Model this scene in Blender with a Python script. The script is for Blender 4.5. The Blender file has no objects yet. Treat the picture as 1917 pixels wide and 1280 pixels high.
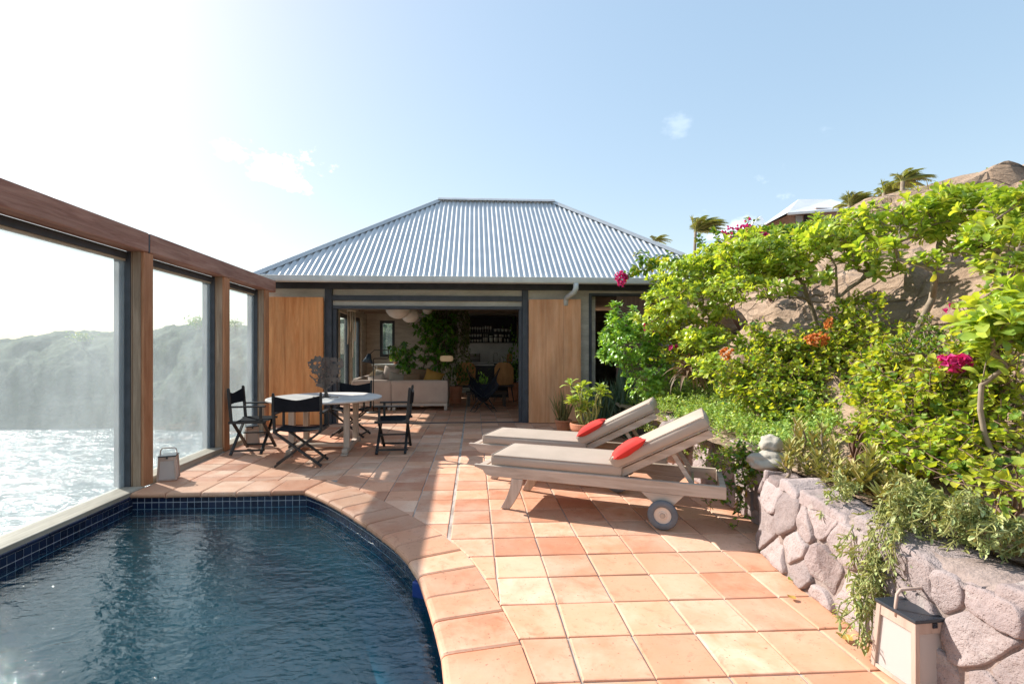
import bpy, math, random
import numpy as np
from mathutils import Vector, Matrix, noise as mnoise
R = math.radians
rng = np.random.default_rng(7)
random.seed(7)
SC = bpy.context.scene
C = SC.collection

# ------------------------------------------------------------------ camera
EYE = 1.42; YAW = R(3.2)
FPX = 910.0; CU, CV = 938.0, 655.0
cam_d = bpy.data.cameras.new('camera'); cam = bpy.data.objects.new('camera', cam_d); C.objects.link(cam)
cam.location = (0, 0, EYE); cam.rotation_euler = (R(90), 0, -YAW)
cam_d.sensor_width = 36; cam_d.lens = FPX/1917*36
cam_d.shift_x = (958.5-CU)/1917; cam_d.shift_y = (CV-640)/1917
cam_d.clip_start = 0.05; cam_d.clip_end = 6000
SC.camera = cam

# ------------------------------------------------------------------ sky, sun, exposure
SUN = Vector((-1.2, .88, 1.03)).normalized()
SUN_EL = math.asin(SUN.z); SUN_AZ = math.atan2(SUN.x, SUN.y)
SC.view_settings.view_transform = 'Standard'; SC.view_settings.look = 'None'
SC.view_settings.gamma = 1; SC.view_settings.exposure = 1.36
w = bpy.data.worlds.new('World'); SC.world = w; w.use_nodes = True
wt = w.node_tree; wt.nodes.clear()
def wn(t, **k):
    n = wt.nodes.new(t)
    for a, b in k.items(): setattr(n, a, b)
    return n
wout = wn('ShaderNodeOutputWorld'); wbg = wn('ShaderNodeBackground')
sky = wn('ShaderNodeTexSky'); sky.sky_type = 'NISHITA'; sky.sun_disc = False
sky.sun_elevation = SUN_EL; sky.sun_rotation = SUN_AZ
sky.air_density = 1.0; sky.dust_density = .7; sky.ozone_density = .55; sky.altitude = 0
wbg.inputs['Strength'].default_value = 0.235
tc = wn('ShaderNodeTexCoord')
nz = wn('ShaderNodeTexNoise'); nz.inputs['Scale'].default_value = 16; nz.inputs['Detail'].default_value = 7; nz.inputs['Roughness'].default_value = .62
wmap = wn('ShaderNodeMapping'); wmap.inputs['Scale'].default_value = (1, 1, 1.7)
wt.links.new(tc.outputs['Generated'], wmap.inputs['Vector']); wt.links.new(wmap.outputs['Vector'], nz.inputs['Vector'])
def wm(op, a, b):
    n = wn('ShaderNodeMath', operation=op)
    for i, x in enumerate((a, b)):
        if isinstance(x, (int, float)): n.inputs[i].default_value = x
        elif x is not None: wt.links.new(x, n.inputs[i])
    return n.outputs[0]
sepd = wn('ShaderNodeSeparateXYZ'); wt.links.new(tc.outputs['Generated'], sepd.inputs[0])
cl_az = wm('ARCTAN2', sepd.outputs['X'], sepd.outputs['Y'])
cl_el = wm('ARCSINE', sepd.outputs['Z'], None)
# the small fair-weather clouds: azimuth, elevation, half width, half height (degrees), density
CLOUDS = [(-21.6, 18.9, 6.0, 2.7, 1.0), (-20.0, 17.6, 3.4, 1.3, .8), (-26.3, 11.2, 4.4, 2.0, .5), (-36.5, 14.5, 9, 2.0, .45),
          (22.8, 23.6, 2.2, 1.4, .06), (33.2, 16.8, 2.4, 1.9, .16), (28.0, 13.2, 3.8, 2.0, .20), (37.0, 20.5, 1.6, .8, .05)]
cloud = None
for az, el, sa, se, den in CLOUDS:
    da = wm('DIVIDE', wm('SUBTRACT', cl_az, R(az)), R(sa)); de = wm('DIVIDE', wm('SUBTRACT', cl_el, R(el)), R(se))
    d2 = wm('ADD', wm('MULTIPLY', da, da), wm('MULTIPLY', de, de))
    f = wm('SUBTRACT', 1.0, d2)                                 # 1 in the middle, 0 at the rim
    f = wm('ADD', wm('MULTIPLY', f, .55), wm('MULTIPLY', wm('SUBTRACT', nz.outputs['Fac'], .56), 3.2))
    mr = wn('ShaderNodeMapRange', interpolation_type='SMOOTHSTEP'); wt.links.new(f, mr.inputs['Value'])
    mr.inputs['From Min'].default_value = .05; mr.inputs['From Max'].default_value = .75
    mr.inputs['To Max'].default_value = den
    rim = wn('ShaderNodeMapRange', interpolation_type='SMOOTHSTEP'); wt.links.new(d2, rim.inputs['Value'])
    rim.inputs['From Min'].default_value = .5; rim.inputs['From Max'].default_value = 2.0
    rim.inputs['To Min'].default_value = 1; rim.inputs['To Max'].default_value = 0
    f = wm('MULTIPLY', mr.outputs[0], rim.outputs[0])
    cloud = f if cloud is None else wm('MAXIMUM', cloud, f)
wmix = wn('ShaderNodeMix', data_type='RGBA'); wt.links.new(cloud, wmix.inputs['Factor'])
sgam = wn('ShaderNodeGamma'); sgam.inputs[1].default_value = .37; wt.links.new(sky.outputs[0], sgam.inputs[0])
shue = wn('ShaderNodeHueSaturation'); shue.inputs['Saturation'].default_value = 1.8; wt.links.new(sgam.outputs[0], shue.inputs['Color'])
wtint = wn('ShaderNodeMix', data_type='RGBA', blend_type='MULTIPLY'); wtint.inputs[0].default_value = 1; wtint.inputs[7].default_value = (1.03, 1.0, .95, 1); wt.links.new(shue.outputs[0], wtint.inputs[6])
wt.links.new(wtint.outputs[2], wmix.inputs[6]); wmix.inputs[7].default_value = (6.0, 6.0, 6.0, 1)
wt.links.new(wmix.outputs[2], wbg.inputs['Color']); wt.links.new(wbg.outputs[0], wout.inputs['Surface'])
sl = bpy.data.lights.new('sun', 'SUN'); so = bpy.data.objects.new('sun', sl); C.objects.link(so)
sl.energy = 3.35; sl.angle = R(.55); sl.color = (1, .945, .865)
so.rotation_euler = (-SUN).to_track_quat('-Z', 'Y').to_euler(); so.location = (-20, 10, 25)
SC.cycles.max_bounces = 10; SC.cycles.transparent_max_bounces = 16; SC.cycles.use_denoising = True
SC.cycles.caustics_reflective = False; SC.cycles.caustics_refractive = False; SC.cycles.sample_clamp_indirect = 6

# ------------------------------------------------------------------ helpers
def at(u, v, Y):
    """the point on the upright plane y = Y that the photograph shows at pixel (u, v): used to read off real positions"""
    k = (u-CU)/FPX; c, s = math.cos(YAW), math.sin(YAW)
    Z = Y/(c-k*s); r = k*Z
    return Vector((Z*s+r*c, Y, EYE-(v-CV)/FPX*Z))

class MB:
    """collects shapes and links them as ONE mesh object"""
    def __init__(s): s.V = []; s.F = []; s.n = 0
    def add(s, verts, faces, mi=0):
        verts = np.asarray(verts, dtype=np.float64).reshape(-1, 3)
        if isinstance(faces, np.ndarray): s.F.append((faces + s.n, mi))
        else:
            by = {}
            for f in faces: by.setdefault(len(f), []).append(f)
            for k, fs in by.items(): s.F.append((np.array(fs, dtype=np.int64) + s.n, mi))
        s.V.append(verts); s.n += len(verts); return s
    def box(s, c, d, rz=0, M=None, mi=0):
        x, y, z = d[0]/2, d[1]/2, d[2]/2
        v = np.array([(-x,-y,-z),(x,-y,-z),(x,y,-z),(-x,y,-z),(-x,-y,z),(x,-y,z),(x,y,z),(-x,y,z)])
        if M is None: M = Matrix.Rotation(rz, 3, 'Z')
        v = v @ np.array(M).T + np.array(c)
        return s.add(v, [(0,3,2,1),(4,5,6,7),(0,1,5,4),(1,2,6,5),(2,3,7,6),(3,0,4,7)], mi)
    def span(s, x0, x1, y0, y1, z0, z1, mi=0):
        return s.box(((x0+x1)/2, (y0+y1)/2, (z0+z1)/2), (abs(x1-x0), abs(y1-y0), abs(z1-z0)), mi=mi)
    def bar(s, p, q, w, h, up=(0,0,1), mi=0):
        p, q = Vector(p), Vector(q); d = q-p; L = d.length; d.normalize()
        up = Vector(up)
        if abs(d.dot(up)) > .98: up = Vector((0,1,0))
        x = d.cross(up).normalized(); z = x.cross(d)
        M = Matrix((x, d, z)).transposed()
        return s.box((p+q)/2, (w, L, h), M=M, mi=mi)
    def tube(s, pts, rad, n=8, cap=True, mi=0):
        pts = [Vector(p) for p in pts]; m = len(pts)
        if not hasattr(rad, '__len__'): rad = [rad]*m
        vs = []; a = None
        for i, p in enumerate(pts):
            t = (pts[min(i+1, m-1)]-pts[max(i-1, 0)])
            t = t.normalized() if t.length > 1e-9 else Vector((0,0,1))
            if a is None:
                a = t.cross(Vector((0,0,1)) if abs(t.z) < .9 else Vector((1,0,0))).normalized()
            else:
                a = (a-t*a.dot(t)); a = a.normalized() if a.length > 1e-6 else t.orthogonal().normalized()
            b = t.cross(a)
            for k in range(n):
                th = 2*math.pi*k/n
                vs.append(p+(a*math.cos(th)+b*math.sin(th))*rad[i])
        f = [(i*n+k, i*n+(k+1) % n, (i+1)*n+(k+1) % n, (i+1)*n+k) for i in range(m-1) for k in range(n)]
        if cap: f += [tuple(range(n))[::-1], tuple((m-1)*n+k for k in range(n))]
        return s.add([tuple(v) for v in vs], f, mi)
    def lathe(s, prof, n=24, c=(0,0,0), M=None, mi=0, caps=True):
        v = [(r*math.cos(2*math.pi*k/n), r*math.sin(2*math.pi*k/n), z) for r, z in prof for k in range(n)]
        v = np.array(v)
        if M is not None: v = v @ np.array(M).T
        m = len(prof)
        f = [(i*n+k, i*n+(k+1) % n, (i+1)*n+(k+1) % n, (i+1)*n+k) for i in range(m-1) for k in range(n)]
        if caps and prof[0][0] > 1e-4: f.append(tuple(range(n))[::-1])
        if caps and prof[-1][0] > 1e-4: f.append(tuple((m-1)*n+k for k in range(n)))
        return s.add(v+np.array(c), f, mi)
    def plate(s, poly, off, mi=0):
        """a flat outline (3-d points) given the thickness vector off"""
        n = len(poly); p = [Vector(q) for q in poly]; o = Vector(off)
        f = [tuple(range(n))[::-1], tuple(range(n, 2*n))]+[(i, (i+1) % n, n+(i+1) % n, n+i) for i in range(n)]
        return s.add([tuple(q) for q in p]+[tuple(q+o) for q in p], f, mi)
    def ball(s, c, r, n=12, m=8, sq=None, M=None, mi=0):
        rx, ry, rz = (r, r, r) if not hasattr(r, '__len__') else r
        prof = []
        vs = []
        for i in range(m+1):
            ph = -math.pi/2+math.pi*i/m
            for k in range(n):
                th = 2*math.pi*k/n
                x, y, z = math.cos(ph)*math.cos(th), math.cos(ph)*math.sin(th), math.sin(ph)
                if sq:
                    x, y, z = [math.copysign(abs(q)**sq, q) for q in (x, y, z)]
                vs.append((x*rx, y*ry, z*rz))
        vs = np.array(vs)
        if M is not None: vs = vs @ np.array(M).T
        f = [(i*n+k, i*n+(k+1) % n, (i+1)*n+(k+1) % n, (i+1)*n+k) for i in range(m) for k in range(n)]
        return s.add(vs+np.array(c), f, mi)
    def grid(s, P, mi=0):
        """P: (rows, cols, 3) array"""
        P = np.asarray(P); r, c = P.shape[:2]
        i = np.arange(r-1)[:, None]*c+np.arange(c-1)[None]
        f = np.stack([i, i+1, i+c+1, i+c], -1).reshape(-1, 4)
        return s.add(P.reshape(-1, 3), f, mi)
    def build(s, name, mats, parent=None, smooth=False, bevel=0, loc=None, seg=2):
        me = bpy.data.meshes.new(name)
        V = np.concatenate(s.V) if s.V else np.zeros((0, 3))
        me.vertices.add(len(V)); me.vertices.foreach_set('co', V.astype(np.float32).ravel())
        li = np.concatenate([f.ravel() for f, _ in s.F]); tot = np.concatenate([np.full(len(f), f.shape[1]) for f, _ in s.F])
        st = np.concatenate([[0], np.cumsum(tot)[:-1]])
        me.loops.add(len(li)); me.loops.foreach_set('vertex_index', li.astype(np.int32))
        me.polygons.add(len(tot)); me.polygons.foreach_set('loop_start', st.astype(np.int32))
        me.polygons.foreach_set('material_index', np.concatenate([np.full(len(f), m) for f, m in s.F]).astype(np.int32))
        me.polygons.foreach_set('use_smooth', np.full(len(tot), bool(smooth)))
        me.update(calc_edges=True); me.validate()
        for m in (mats if isinstance(mats, (list, tuple)) else [mats]): me.materials.append(m)
        o = bpy.data.objects.new(name, me); C.objects.link(o)
        if parent is not None: o.parent = parent
        if loc is not None: o.location = loc
        if bevel:
            b = o.modifiers.new('bevel', 'BEVEL'); b.width = bevel; b.segments = seg; b.limit_method = 'ANGLE'; b.angle_limit = R(35)
        return o

def thing(name, label, cat, loc=(0,0,0), rz=0, group=None):
    o = bpy.data.objects.new(name, None); C.objects.link(o); o.empty_display_size = .2
    o.location = loc; o.rotation_euler = (0, 0, rz)
    return tag(o, label, cat, group)
def tag(o, label, cat, group=None):
    o['label'] = label; o['category'] = cat
    if group: o['group'] = group
    return o
def kind(o, k): o['kind'] = k; return o
def dup(root, loc, rz, label, group=None):
    r = root.copy(); C.objects.link(r); r.location = loc; r.rotation_euler = (0, 0, rz); r['label'] = label
    if group: r['group'] = group
    for ch in list(root.children):
        c = ch.copy(); C.objects.link(c); c.parent = r
        for g in ch.children:
            d = g.copy(); C.objects.link(d); d.parent = c
    return r

# ------------------------------------------------------------------ materials
class NT:
    def __init__(s, name):
        s.m = bpy.data.materials.new(name); s.m.use_nodes = True; s.t = s.m.node_tree; s.t.nodes.clear()
        s.out = s.n('ShaderNodeOutputMaterial')
    def n(s, t, **k):
        x = s.t.nodes.new(t)
        for a, b in k.items(): setattr(x, a, b)
        return x
    def l(s, a, b): s.t.links.new(a, b)
    def put(s, sock, v):
        if hasattr(v, 'is_output') or isinstance(v, bpy.types.NodeSocket): s.l(v, sock)
        else: sock.default_value = v
    def math(s, op, a, b=0.0, clamp=False):
        x = s.n('ShaderNodeMath', operation=op); x.use_clamp = clamp
        s.put(x.inputs[0], a); s.put(x.inputs[1], b); return x.outputs[0]
    def mix(s, f, a, b, blend='MIX'):
        x = s.n('ShaderNodeMix', data_type='RGBA', blend_type=blend)
        s.put(x.inputs[0], f); s.put(x.inputs[6], a if hasattr(a, 'is_output') else (*a, 1)[:4]); s.put(x.inputs[7], b if hasattr(b, 'is_output') else (*b, 1)[:4])
        return x.outputs[2]
    def coord(s, scale=(1,1,1), kind='Object', rot=(0,0,0)):
        c = s.n('ShaderNodeTexCoord'); mp = s.n('ShaderNodeMapping'); mp.inputs['Scale'].default_value = scale; mp.inputs['Rotation'].default_value = rot
        s.l(c.outputs[kind], mp.inputs[0]); return mp.outputs[0]
    def noise(s, vec, scale=5, detail=4, rough=.55, dist=0):
        x = s.n('ShaderNodeTexNoise'); x.inputs['Scale'].default_value = scale; x.inputs['Detail'].default_value = detail
        x.inputs['Roughness'].default_value = rough; x.inputs['Distortion'].default_value = dist
        s.l(vec, x.inputs['Vector']); return x.outputs['Fac']
    def ramp(s, f, lo=0., hi=1., a=0., b=1.):
        x = s.n('ShaderNodeMapRange'); x.clamp = True; s.put(x.inputs[0], f)
        for i, q in enumerate((lo, hi, a, b)): x.inputs[i+1].default_value = q
        return x.outputs[0]
    def island(s): return s.n('ShaderNodeNewGeometry').outputs['Random Per Island']
    def hsv(s, col, h=.5, sat=1., val=1.):
        x = s.n('ShaderNodeHueSaturation'); s.put(x.inputs['Hue'], h); s.put(x.inputs['Saturation'], sat); s.put(x.inputs['Value'], val); s.put(x.inputs['Color'], col); return x.outputs[0]
    def bump(s, h, strength=.3, dist=.01):
        x = s.n('ShaderNodeBump'); x.inputs['Strength'].default_value = strength; x.inputs['Distance'].default_value = dist; s.l(h, x.inputs['Height']); return x.outputs[0]
    def pbr(s, col, rough=.6, metal=0., spec=.5, normal=None):
        x = s.n('ShaderNodeBsdfPrincipled'); s.put(x.inputs['Base Color'], col if hasattr(col, 'is_output') else (*col, 1)[:4])
        s.put(x.inputs['Roughness'], rough); s.put(x.inputs['Metallic'], metal); s.put(x.inputs['Specular IOR Level'], spec)
        if normal is not None: s.l(normal, x.inputs['Normal'])
        return x.outputs[0]
    def done(s, sh): s.l(sh, s.out.inputs['Surface']); return s.m

def surf(name, c1, c2, scale=6, stretch=(1,1,1), rough=.6, metal=0., spec=.4, bump=.25, bdist=.004, bscale=None, lo=.3, hi=.7, var=0., detail=5, fine=.0, coords='Object'):
    """a worn surface: two colours by stretched noise, optional tone change per piece, fine bump"""
    t = NT(name); v = t.coord(stretch, coords)
    f = t.noise(v, scale, detail, .6)
    col = t.mix(t.ramp(f, lo, hi), c1, c2)
    if fine:
        g = t.noise(v, scale*9, 3, .6); col = t.hsv(col, val=t.ramp(g, .25, .75, 1-fine, 1+fine))
    if var:
        col = t.hsv(col, val=t.ramp(t.island(), 0, 1, 1-var, 1+var))
    h = t.noise(v, bscale or scale*4, 4, .6)
    return t.done(t.pbr(col, t.ramp(f, .2, .8, max(.02, rough-.08), min(1, rough+.08)), metal, spec, t.bump(h, bump, bdist) if bump else None))

def terracotta(name, dark, mid, pale, sat=1.0):
    t = NT(name); v = t.coord(); isl = t.island()
    off = t.n('ShaderNodeVectorMath', operation='ADD'); t.l(v, off.inputs[0])
    cx = t.n('ShaderNodeCombineXYZ'); t.l(t.math('MULTIPLY', isl, 37.), cx.inputs[0]); t.l(t.math('MULTIPLY', isl, 91.), cx.inputs[2]); t.l(cx.outputs[0], off.inputs[1])
    v2 = off.outputs[0]
    a = t.noise(v2, 3.4, 7, .62, .25)
    base = t.mix(t.ramp(isl, .0, .9), dark, mid)
    r2 = t.math('FRACT', t.math('MULTIPLY', isl, 17.3))
    col = t.mix(t.math('MULTIPLY', t.ramp(a, .36, .70), t.ramp(r2, 0, 1, .15, .95)), base, pale)
    bl = t.noise(v2, 14, 4, .65); col = t.mix(t.ramp(bl, .56, .80, 0, .65), col, (.62, .36, .20))
    dk = t.noise(v2, 9, 5, .7, .6); col = t.mix(t.ramp(dk, .56, .80, 0, .7), col, (.36, .13, .065))
    sp = t.noise(v2, 60, 2, .5); col = t.mix(t.ramp(sp, .66, .76, 0, .7), col, (.16, .07, .04))
    sc_ = t.noise(t.coord((1, 7, 1), rot=(0, 0, .3)), 16, 5, .7, .2); col = t.mix(t.ramp(sc_, .56, .8, 0, .38), col, (.40, .19, .11))
    du = t.noise(v, .9, 4, .6); col = t.mix(t.ramp(du, .48, .75, 0, .35), col, (.70, .54, .44))
    col = t.hsv(col, sat=sat, val=t.ramp(t.math('FRACT', t.math('MULTIPLY', isl, 5.7)), 0, 1, .80, 1.1))
    h = t.math('ADD', t.noise(v2, 8, 3, .5), t.math('MULTIPLY', t.noise(v2, 70, 3, .6), .25))
    return t.done(t.pbr(col, t.ramp(a, .3, .7, .5, .75), 0, .35, t.bump(h, .35, .006)))

def wood(name, c1, c2, axis=2, scale=3., rough=.55, bump=.25, var=.12, streak=(.05, .03, .02), sk=.35):
    st = [9., 9., 9.]; st[axis] = .7
    t = NT(name); v = t.coord(tuple(st)); f = t.noise(v, scale, 6, .62, .8)
    g = t.noise(v, scale*5, 4, .65, .3)
    st2 = [1.6, 1.6, 1.6]; st2[axis] = .5
    big = t.noise(t.coord(tuple(st2)), 2.2, 4, .6)
    col = t.mix(t.ramp(f, .32, .68), c1, c2)
    col = t.mix(t.ramp(g, .58, .78, 0, sk), col, streak)
    col = t.hsv(col, val=t.math('MULTIPLY', t.ramp(big, .25, .75, .78, 1.2), t.ramp(t.island(), 0, 1, 1-var, 1+var)))
    return t.done(t.pbr(col, t.ramp(g, .3, .7, rough-.1, rough+.15), 0, .35, t.bump(t.math('ADD', f, g), bump, .004)))

def leafmat(name, cols, trans=.42, rough=.38, spec=.45, warm=(1.25, 1.12, .35), sheen=None):
    """leaf: colour by leaf (each leaf is an island), diffuse + light passing through"""
    t = NT(name); isl = t.island()
    cr = t.n('ShaderNodeValToRGB'); t.l(isl, cr.inputs[0]); e = cr.color_ramp.elements
    for i, c in enumerate(cols):
        p = i/(len(cols)-1)
        if i == 0: e[0].position = 0; e[0].color = (*c, 1)
        elif i == len(cols)-1: e[-1].position = 1; e[-1].color = (*c, 1)
        else:
            q = e.new(p); q.color = (*c, 1)
    col = cr.outputs[0]
    nzz = t.noise(t.coord(), 30, 2, .5)
    col = t.hsv(col, val=t.ramp(nzz, .3, .7, .88, 1.12))
    d = t.pbr(col, rough, 0, spec)
    tr = t.n('ShaderNodeBsdfTranslucent'); t.l(t.mix(1., col, warm, 'MULTIPLY'), tr.inputs[0])
    tr2 = tr.outputs[0]
    mx = t.n('ShaderNodeMixShader'); mx.inputs[0].default_value = trans; t.l(d, mx.inputs[1]); t.l(tr2, mx.inputs[2])
    return t.done(mx.outputs[0])
# ------------------------------------------------------------------ the setting's materials
M_tile = terracotta('terracotta_tile', (.56, .215, .115), (.70, .36, .215), (.80, .545, .39))
M_cope = terracotta('terracotta_coping', (.56, .225, .12), (.70, .365, .22), (.80, .545, .39))
M_grout = surf('grout', (.29, .23, .185), (.56, .49, .43), 4.5, rough=.9, bump=.4)
M_conc = surf('board_marked_concrete', (.40, .36, .30), (.60, .555, .48), 1.6, (1,1,5), rough=.85, bump=.35, bdist=.006, fine=.14)
M_steel = surf('charcoal_paint', (.035, .04, .05), (.065, .072, .086), 7, rough=.5, bump=.1)
M_beam = wood('weathered_red_timber', (.24, .11, .08), (.40, .235, .18), 1, 2.2, .7, .45, .1)
M_post = wood('orange_brown_timber', (.34, .14, .062), (.50, .255, .135), 2, 2.4, .6, .4, .08)
M_postg = wood('grey_brown_timber', (.22, .15, .10), (.38, .28, .20), 2, 2.4, .7, .4, .08)
M_door = wood('red_cedar_board', (.58, .215, .065), (.76, .36, .14), 2, 1.5, .5, .12, .05, sk=.12)
M_doorp = wood('pale_red_board', (.62, .27, .115), (.76, .41, .225), 2, 1.5, .55, .12, .05, sk=.1)
M_sill = wood('bleached_sill_timber', (.36, .30, .23), (.55, .48, .39), 1, 2., .75, .4, .08, sk=.2)
M_zinc = surf('corrugated_zinc', (.50, .525, .55), (.63, .645, .66), 2.5, (1,1,1), rough=.42, metal=.12, spec=.5, bump=.05)
M_zinc2 = surf('ridge_zinc', (.50, .51, .52), (.60, .61, .62), 3, rough=.5, metal=.2, bump=.05)
M_white = surf('white_paint', (.50, .51, .49), (.62, .63, .61), 5, rough=.5, bump=.06)
M_ptile = None
t = NT('navy_mosaic'); i_ = t.island()
col = t.mix(t.ramp(i_, 0, 1), (.006, .011, .034), (.016, .028, .072))
M_ptile = t.done(t.pbr(col, .16, 0, .6, t.bump(t.noise(t.coord(), 40, 2), .1, .002)))
M_pgrout = surf('pool_grout', (.50, .54, .60), (.62, .66, .72), 20, rough=.85, bump=.1)
t = NT('pool_shell'); v = t.coord()
br = t.n('ShaderNodeTexBrick'); br.offset = 0; br.inputs['Scale'].default_value = 14.9; br.inputs['Brick Width'].default_value = 1; br.inputs['Row Height'].default_value = 1
br.inputs['Mortar Size'].default_value = .02; br.inputs['Color1'].default_value = (.009, .045, .08, 1); br.inputs['Color2'].default_value = (.011, .055, .095, 1); br.inputs['Mortar'].default_value = (.02, .075, .12, 1)
t.l(v, br.inputs['Vector'])
M_shell = t.done(t.pbr(br.outputs['Color'], .4))

def glass(name, haze, tint=(.95, .985, .985), salt=(.85, .90, .90), streak=(1., .7, .28)):
    """window glass filmed with salt spray: mostly clear, partly a pale scattering film, glossy face"""
    t = NT(name); v = t.coord((1, 1, 1))
    a = t.noise(v, .9, 4, .6, .5); b = t.noise(t.coord(streak), 6, 5, .65)
    c = t.noise(v, 60, 3, .7)
    f = t.math('MULTIPLY', t.math('ADD', t.ramp(a, .3, .7, .65, 1.25), t.ramp(b, .35, .75, -.14, .18)), haze)
    f = t.math('ADD', f, t.ramp(c, .55, .8, 0, haze*.5), True)
    tr = t.n('ShaderNodeBsdfTransparent'); tr.inputs[0].default_value = (*tint, 1)
    df = t.n('ShaderNodeBsdfDiffuse'); df.inputs[0].default_value = (*salt, 1)
    tl = t.n('ShaderNodeBsdfTranslucent'); tl.inputs[0].default_value = (*salt, 1)
    fm = t.n('ShaderNodeMixShader'); fm.inputs[0].default_value = .62; t.l(df.outputs[0], fm.inputs[1]); t.l(tl.outputs[0], fm.inputs[2])
    m1 = t.n('ShaderNodeMixShader'); t.l(f, m1.inputs[0]); t.l(tr.outputs[0], m1.inputs[1]); t.l(fm.outputs[0], m1.inputs[2])
    gl = t.n('ShaderNodeBsdfGlossy'); gl.inputs['Roughness'].default_value = .03
    lw_ = t.n('ShaderNodeLayerWeight'); fr = t.math('MULTIPLY_ADD', t.math('POWER', lw_.outputs['Facing'], 5.), .7); fr.node.inputs[2].default_value = .03
    m2 = t.n('ShaderNodeMixShader'); t.l(fr, m2.inputs[0]); t.l(m1.outputs[0], m2.inputs[1]); t.l(gl.outputs[0], m2.inputs[2])
    return t.done(m2.outputs[0])
M_glass = glass('salt_hazed_glass', .20, salt=(.86, .92, .95))
M_wglass = glass('window_glass', .035)

t = NT('pool_water'); v = t.coord((1, 1.5, 1))
h = t.math('ADD', t.noise(v, 4.2, 2, .5, .5), t.math('MULTIPLY', t.noise(t.coord((1, 2.0, 1), rot=(0, 0, .35)), 15, 3, .55, .4), .42))
nm = t.bump(h, 1., .0155)
tr = t.n('ShaderNodeBsdfTransparent'); tr.inputs[0].default_value = (.80, .95, 1, 1)
gl = t.n('ShaderNodeBsdfGlossy'); gl.inputs['Roughness'].default_value = .02; t.l(nm, gl.inputs['Normal'])
fr = t.n('ShaderNodeFresnel'); fr.inputs[0].default_value = 1.9; t.l(nm, fr.inputs['Normal'])
ge = t.n('ShaderNodeNewGeometry'); m2 = t.n('ShaderNodeMixShader'); t.l(t.math('MULTIPLY', fr.outputs[0], t.math('SUBTRACT', 1., ge.outputs['Backfacing'])), m2.inputs[0]); t.l(tr.outputs[0], m2.inputs[1]); t.l(gl.outputs[0], m2.inputs[2])
t.l(m2.outputs[0], t.out.inputs['Surface'])
va = t.n('ShaderNodeVolumeAbsorption'); va.inputs['Color'].default_value = (.06, .66, .76, 1); va.inputs['Density'].default_value = 1.2
vs = t.n('ShaderNodeVolumeScatter'); vs.inputs['Color'].default_value = (.06, .62, .74, 1); vs.inputs['Density'].default_value = .26; vs.inputs['Anisotropy'].default_value = .2
vadd = t.n('ShaderNodeAddShader'); t.l(va.outputs[0], vadd.inputs[0]); t.l(vs.outputs[0], vadd.inputs[1]); t.l(vadd.outputs[0], t.out.inputs['Volume'])
M_water = t.m
t = NT('sea_water'); v = t.coord((1, 1, 1))
h = t.math('ADD', t.noise(v, .22, 5, .6, .4), t.math('MULTIPLY', t.noise(v, 1.5, 3, .6, .4), .16))
M_sea = t.done(t.pbr((.07, .115, .13), .20, 0, .5, t.bump(h, 1., 1.3)))
t = NT('far_scrub'); v = t.coord()
a = t.noise(v, .08, 5, .6); b = t.noise(v, .55, 6, .7); c_ = t.noise(v, .03, 3, .5)
col = t.mix(t.ramp(b, .35, .7), (.016, .036, .024), (.10, .14, .065)); col = t.mix(t.ramp(a, .5, .75, 0, .7), col, (.15, .16, .075)); col = t.mix(t.ramp(c_, .62, .72, 0, .5), col, (.22, .17, .11))  # dark greens tinted bluish: aerial haze put into the scrub colour
M_hill = t.done(t.pbr(col, .9, 0, .2, t.bump(b, .8, 1.2)))
t = NT('sandstone_rock'); v = t.coord((1, 1, 3.2))
a = t.noise(v, 1.3, 7, .65, 1.0); b = t.noise(t.coord(), 9, 6, .7); vo = t.n('ShaderNodeTexVoronoi'); vo.feature = 'DISTANCE_TO_EDGE'; vo.inputs['Scale'].default_value = 1.6; t.l(t.coord((1, 1, 2.)), vo.inputs['Vector'])
col = t.mix(t.ramp(a, .3, .7), (.25, .17, .118), (.46, .34, .245)); col = t.mix(t.ramp(b, .58, .8, 0, .5), col, (.15, .10, .07))
sp = t.noise(t.coord(), 45, 3, .6); col = t.hsv(col, val=t.ramp(sp, .3, .7, .82, 1.15))
hh = t.math('ADD', t.math('ADD', a, t.math('MULTIPLY', b, .35)), t.ramp(vo.outputs['Distance'], 0, .06, -.4, 0))
M_rock = t.done(t.pbr(col, .92, 0, .2, t.bump(hh, .9, .12)))
M_soil = surf('dry_soil', (.16, .10, .065), (.32, .22, .14), 7, rough=.95, bump=.6, bdist=.02, fine=.2)

# ------------------------------------------------------------------ sea, far hill, ground
m = MB(); g = np.zeros((2, 2, 3)); S0 = -20.
for i, x in enumerate((-2500, 2500)):
    for j, y in enumerate((-600, 5000)): g[j, i] = (x, y, S0)
m.grid(g); kind(m.build('sea', M_sea), 'structure')

def fbm(x, y, z=0., o=4):
    return mnoise.fractal(Vector((x, y, z)), 1.0, 2.0, o)
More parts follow.
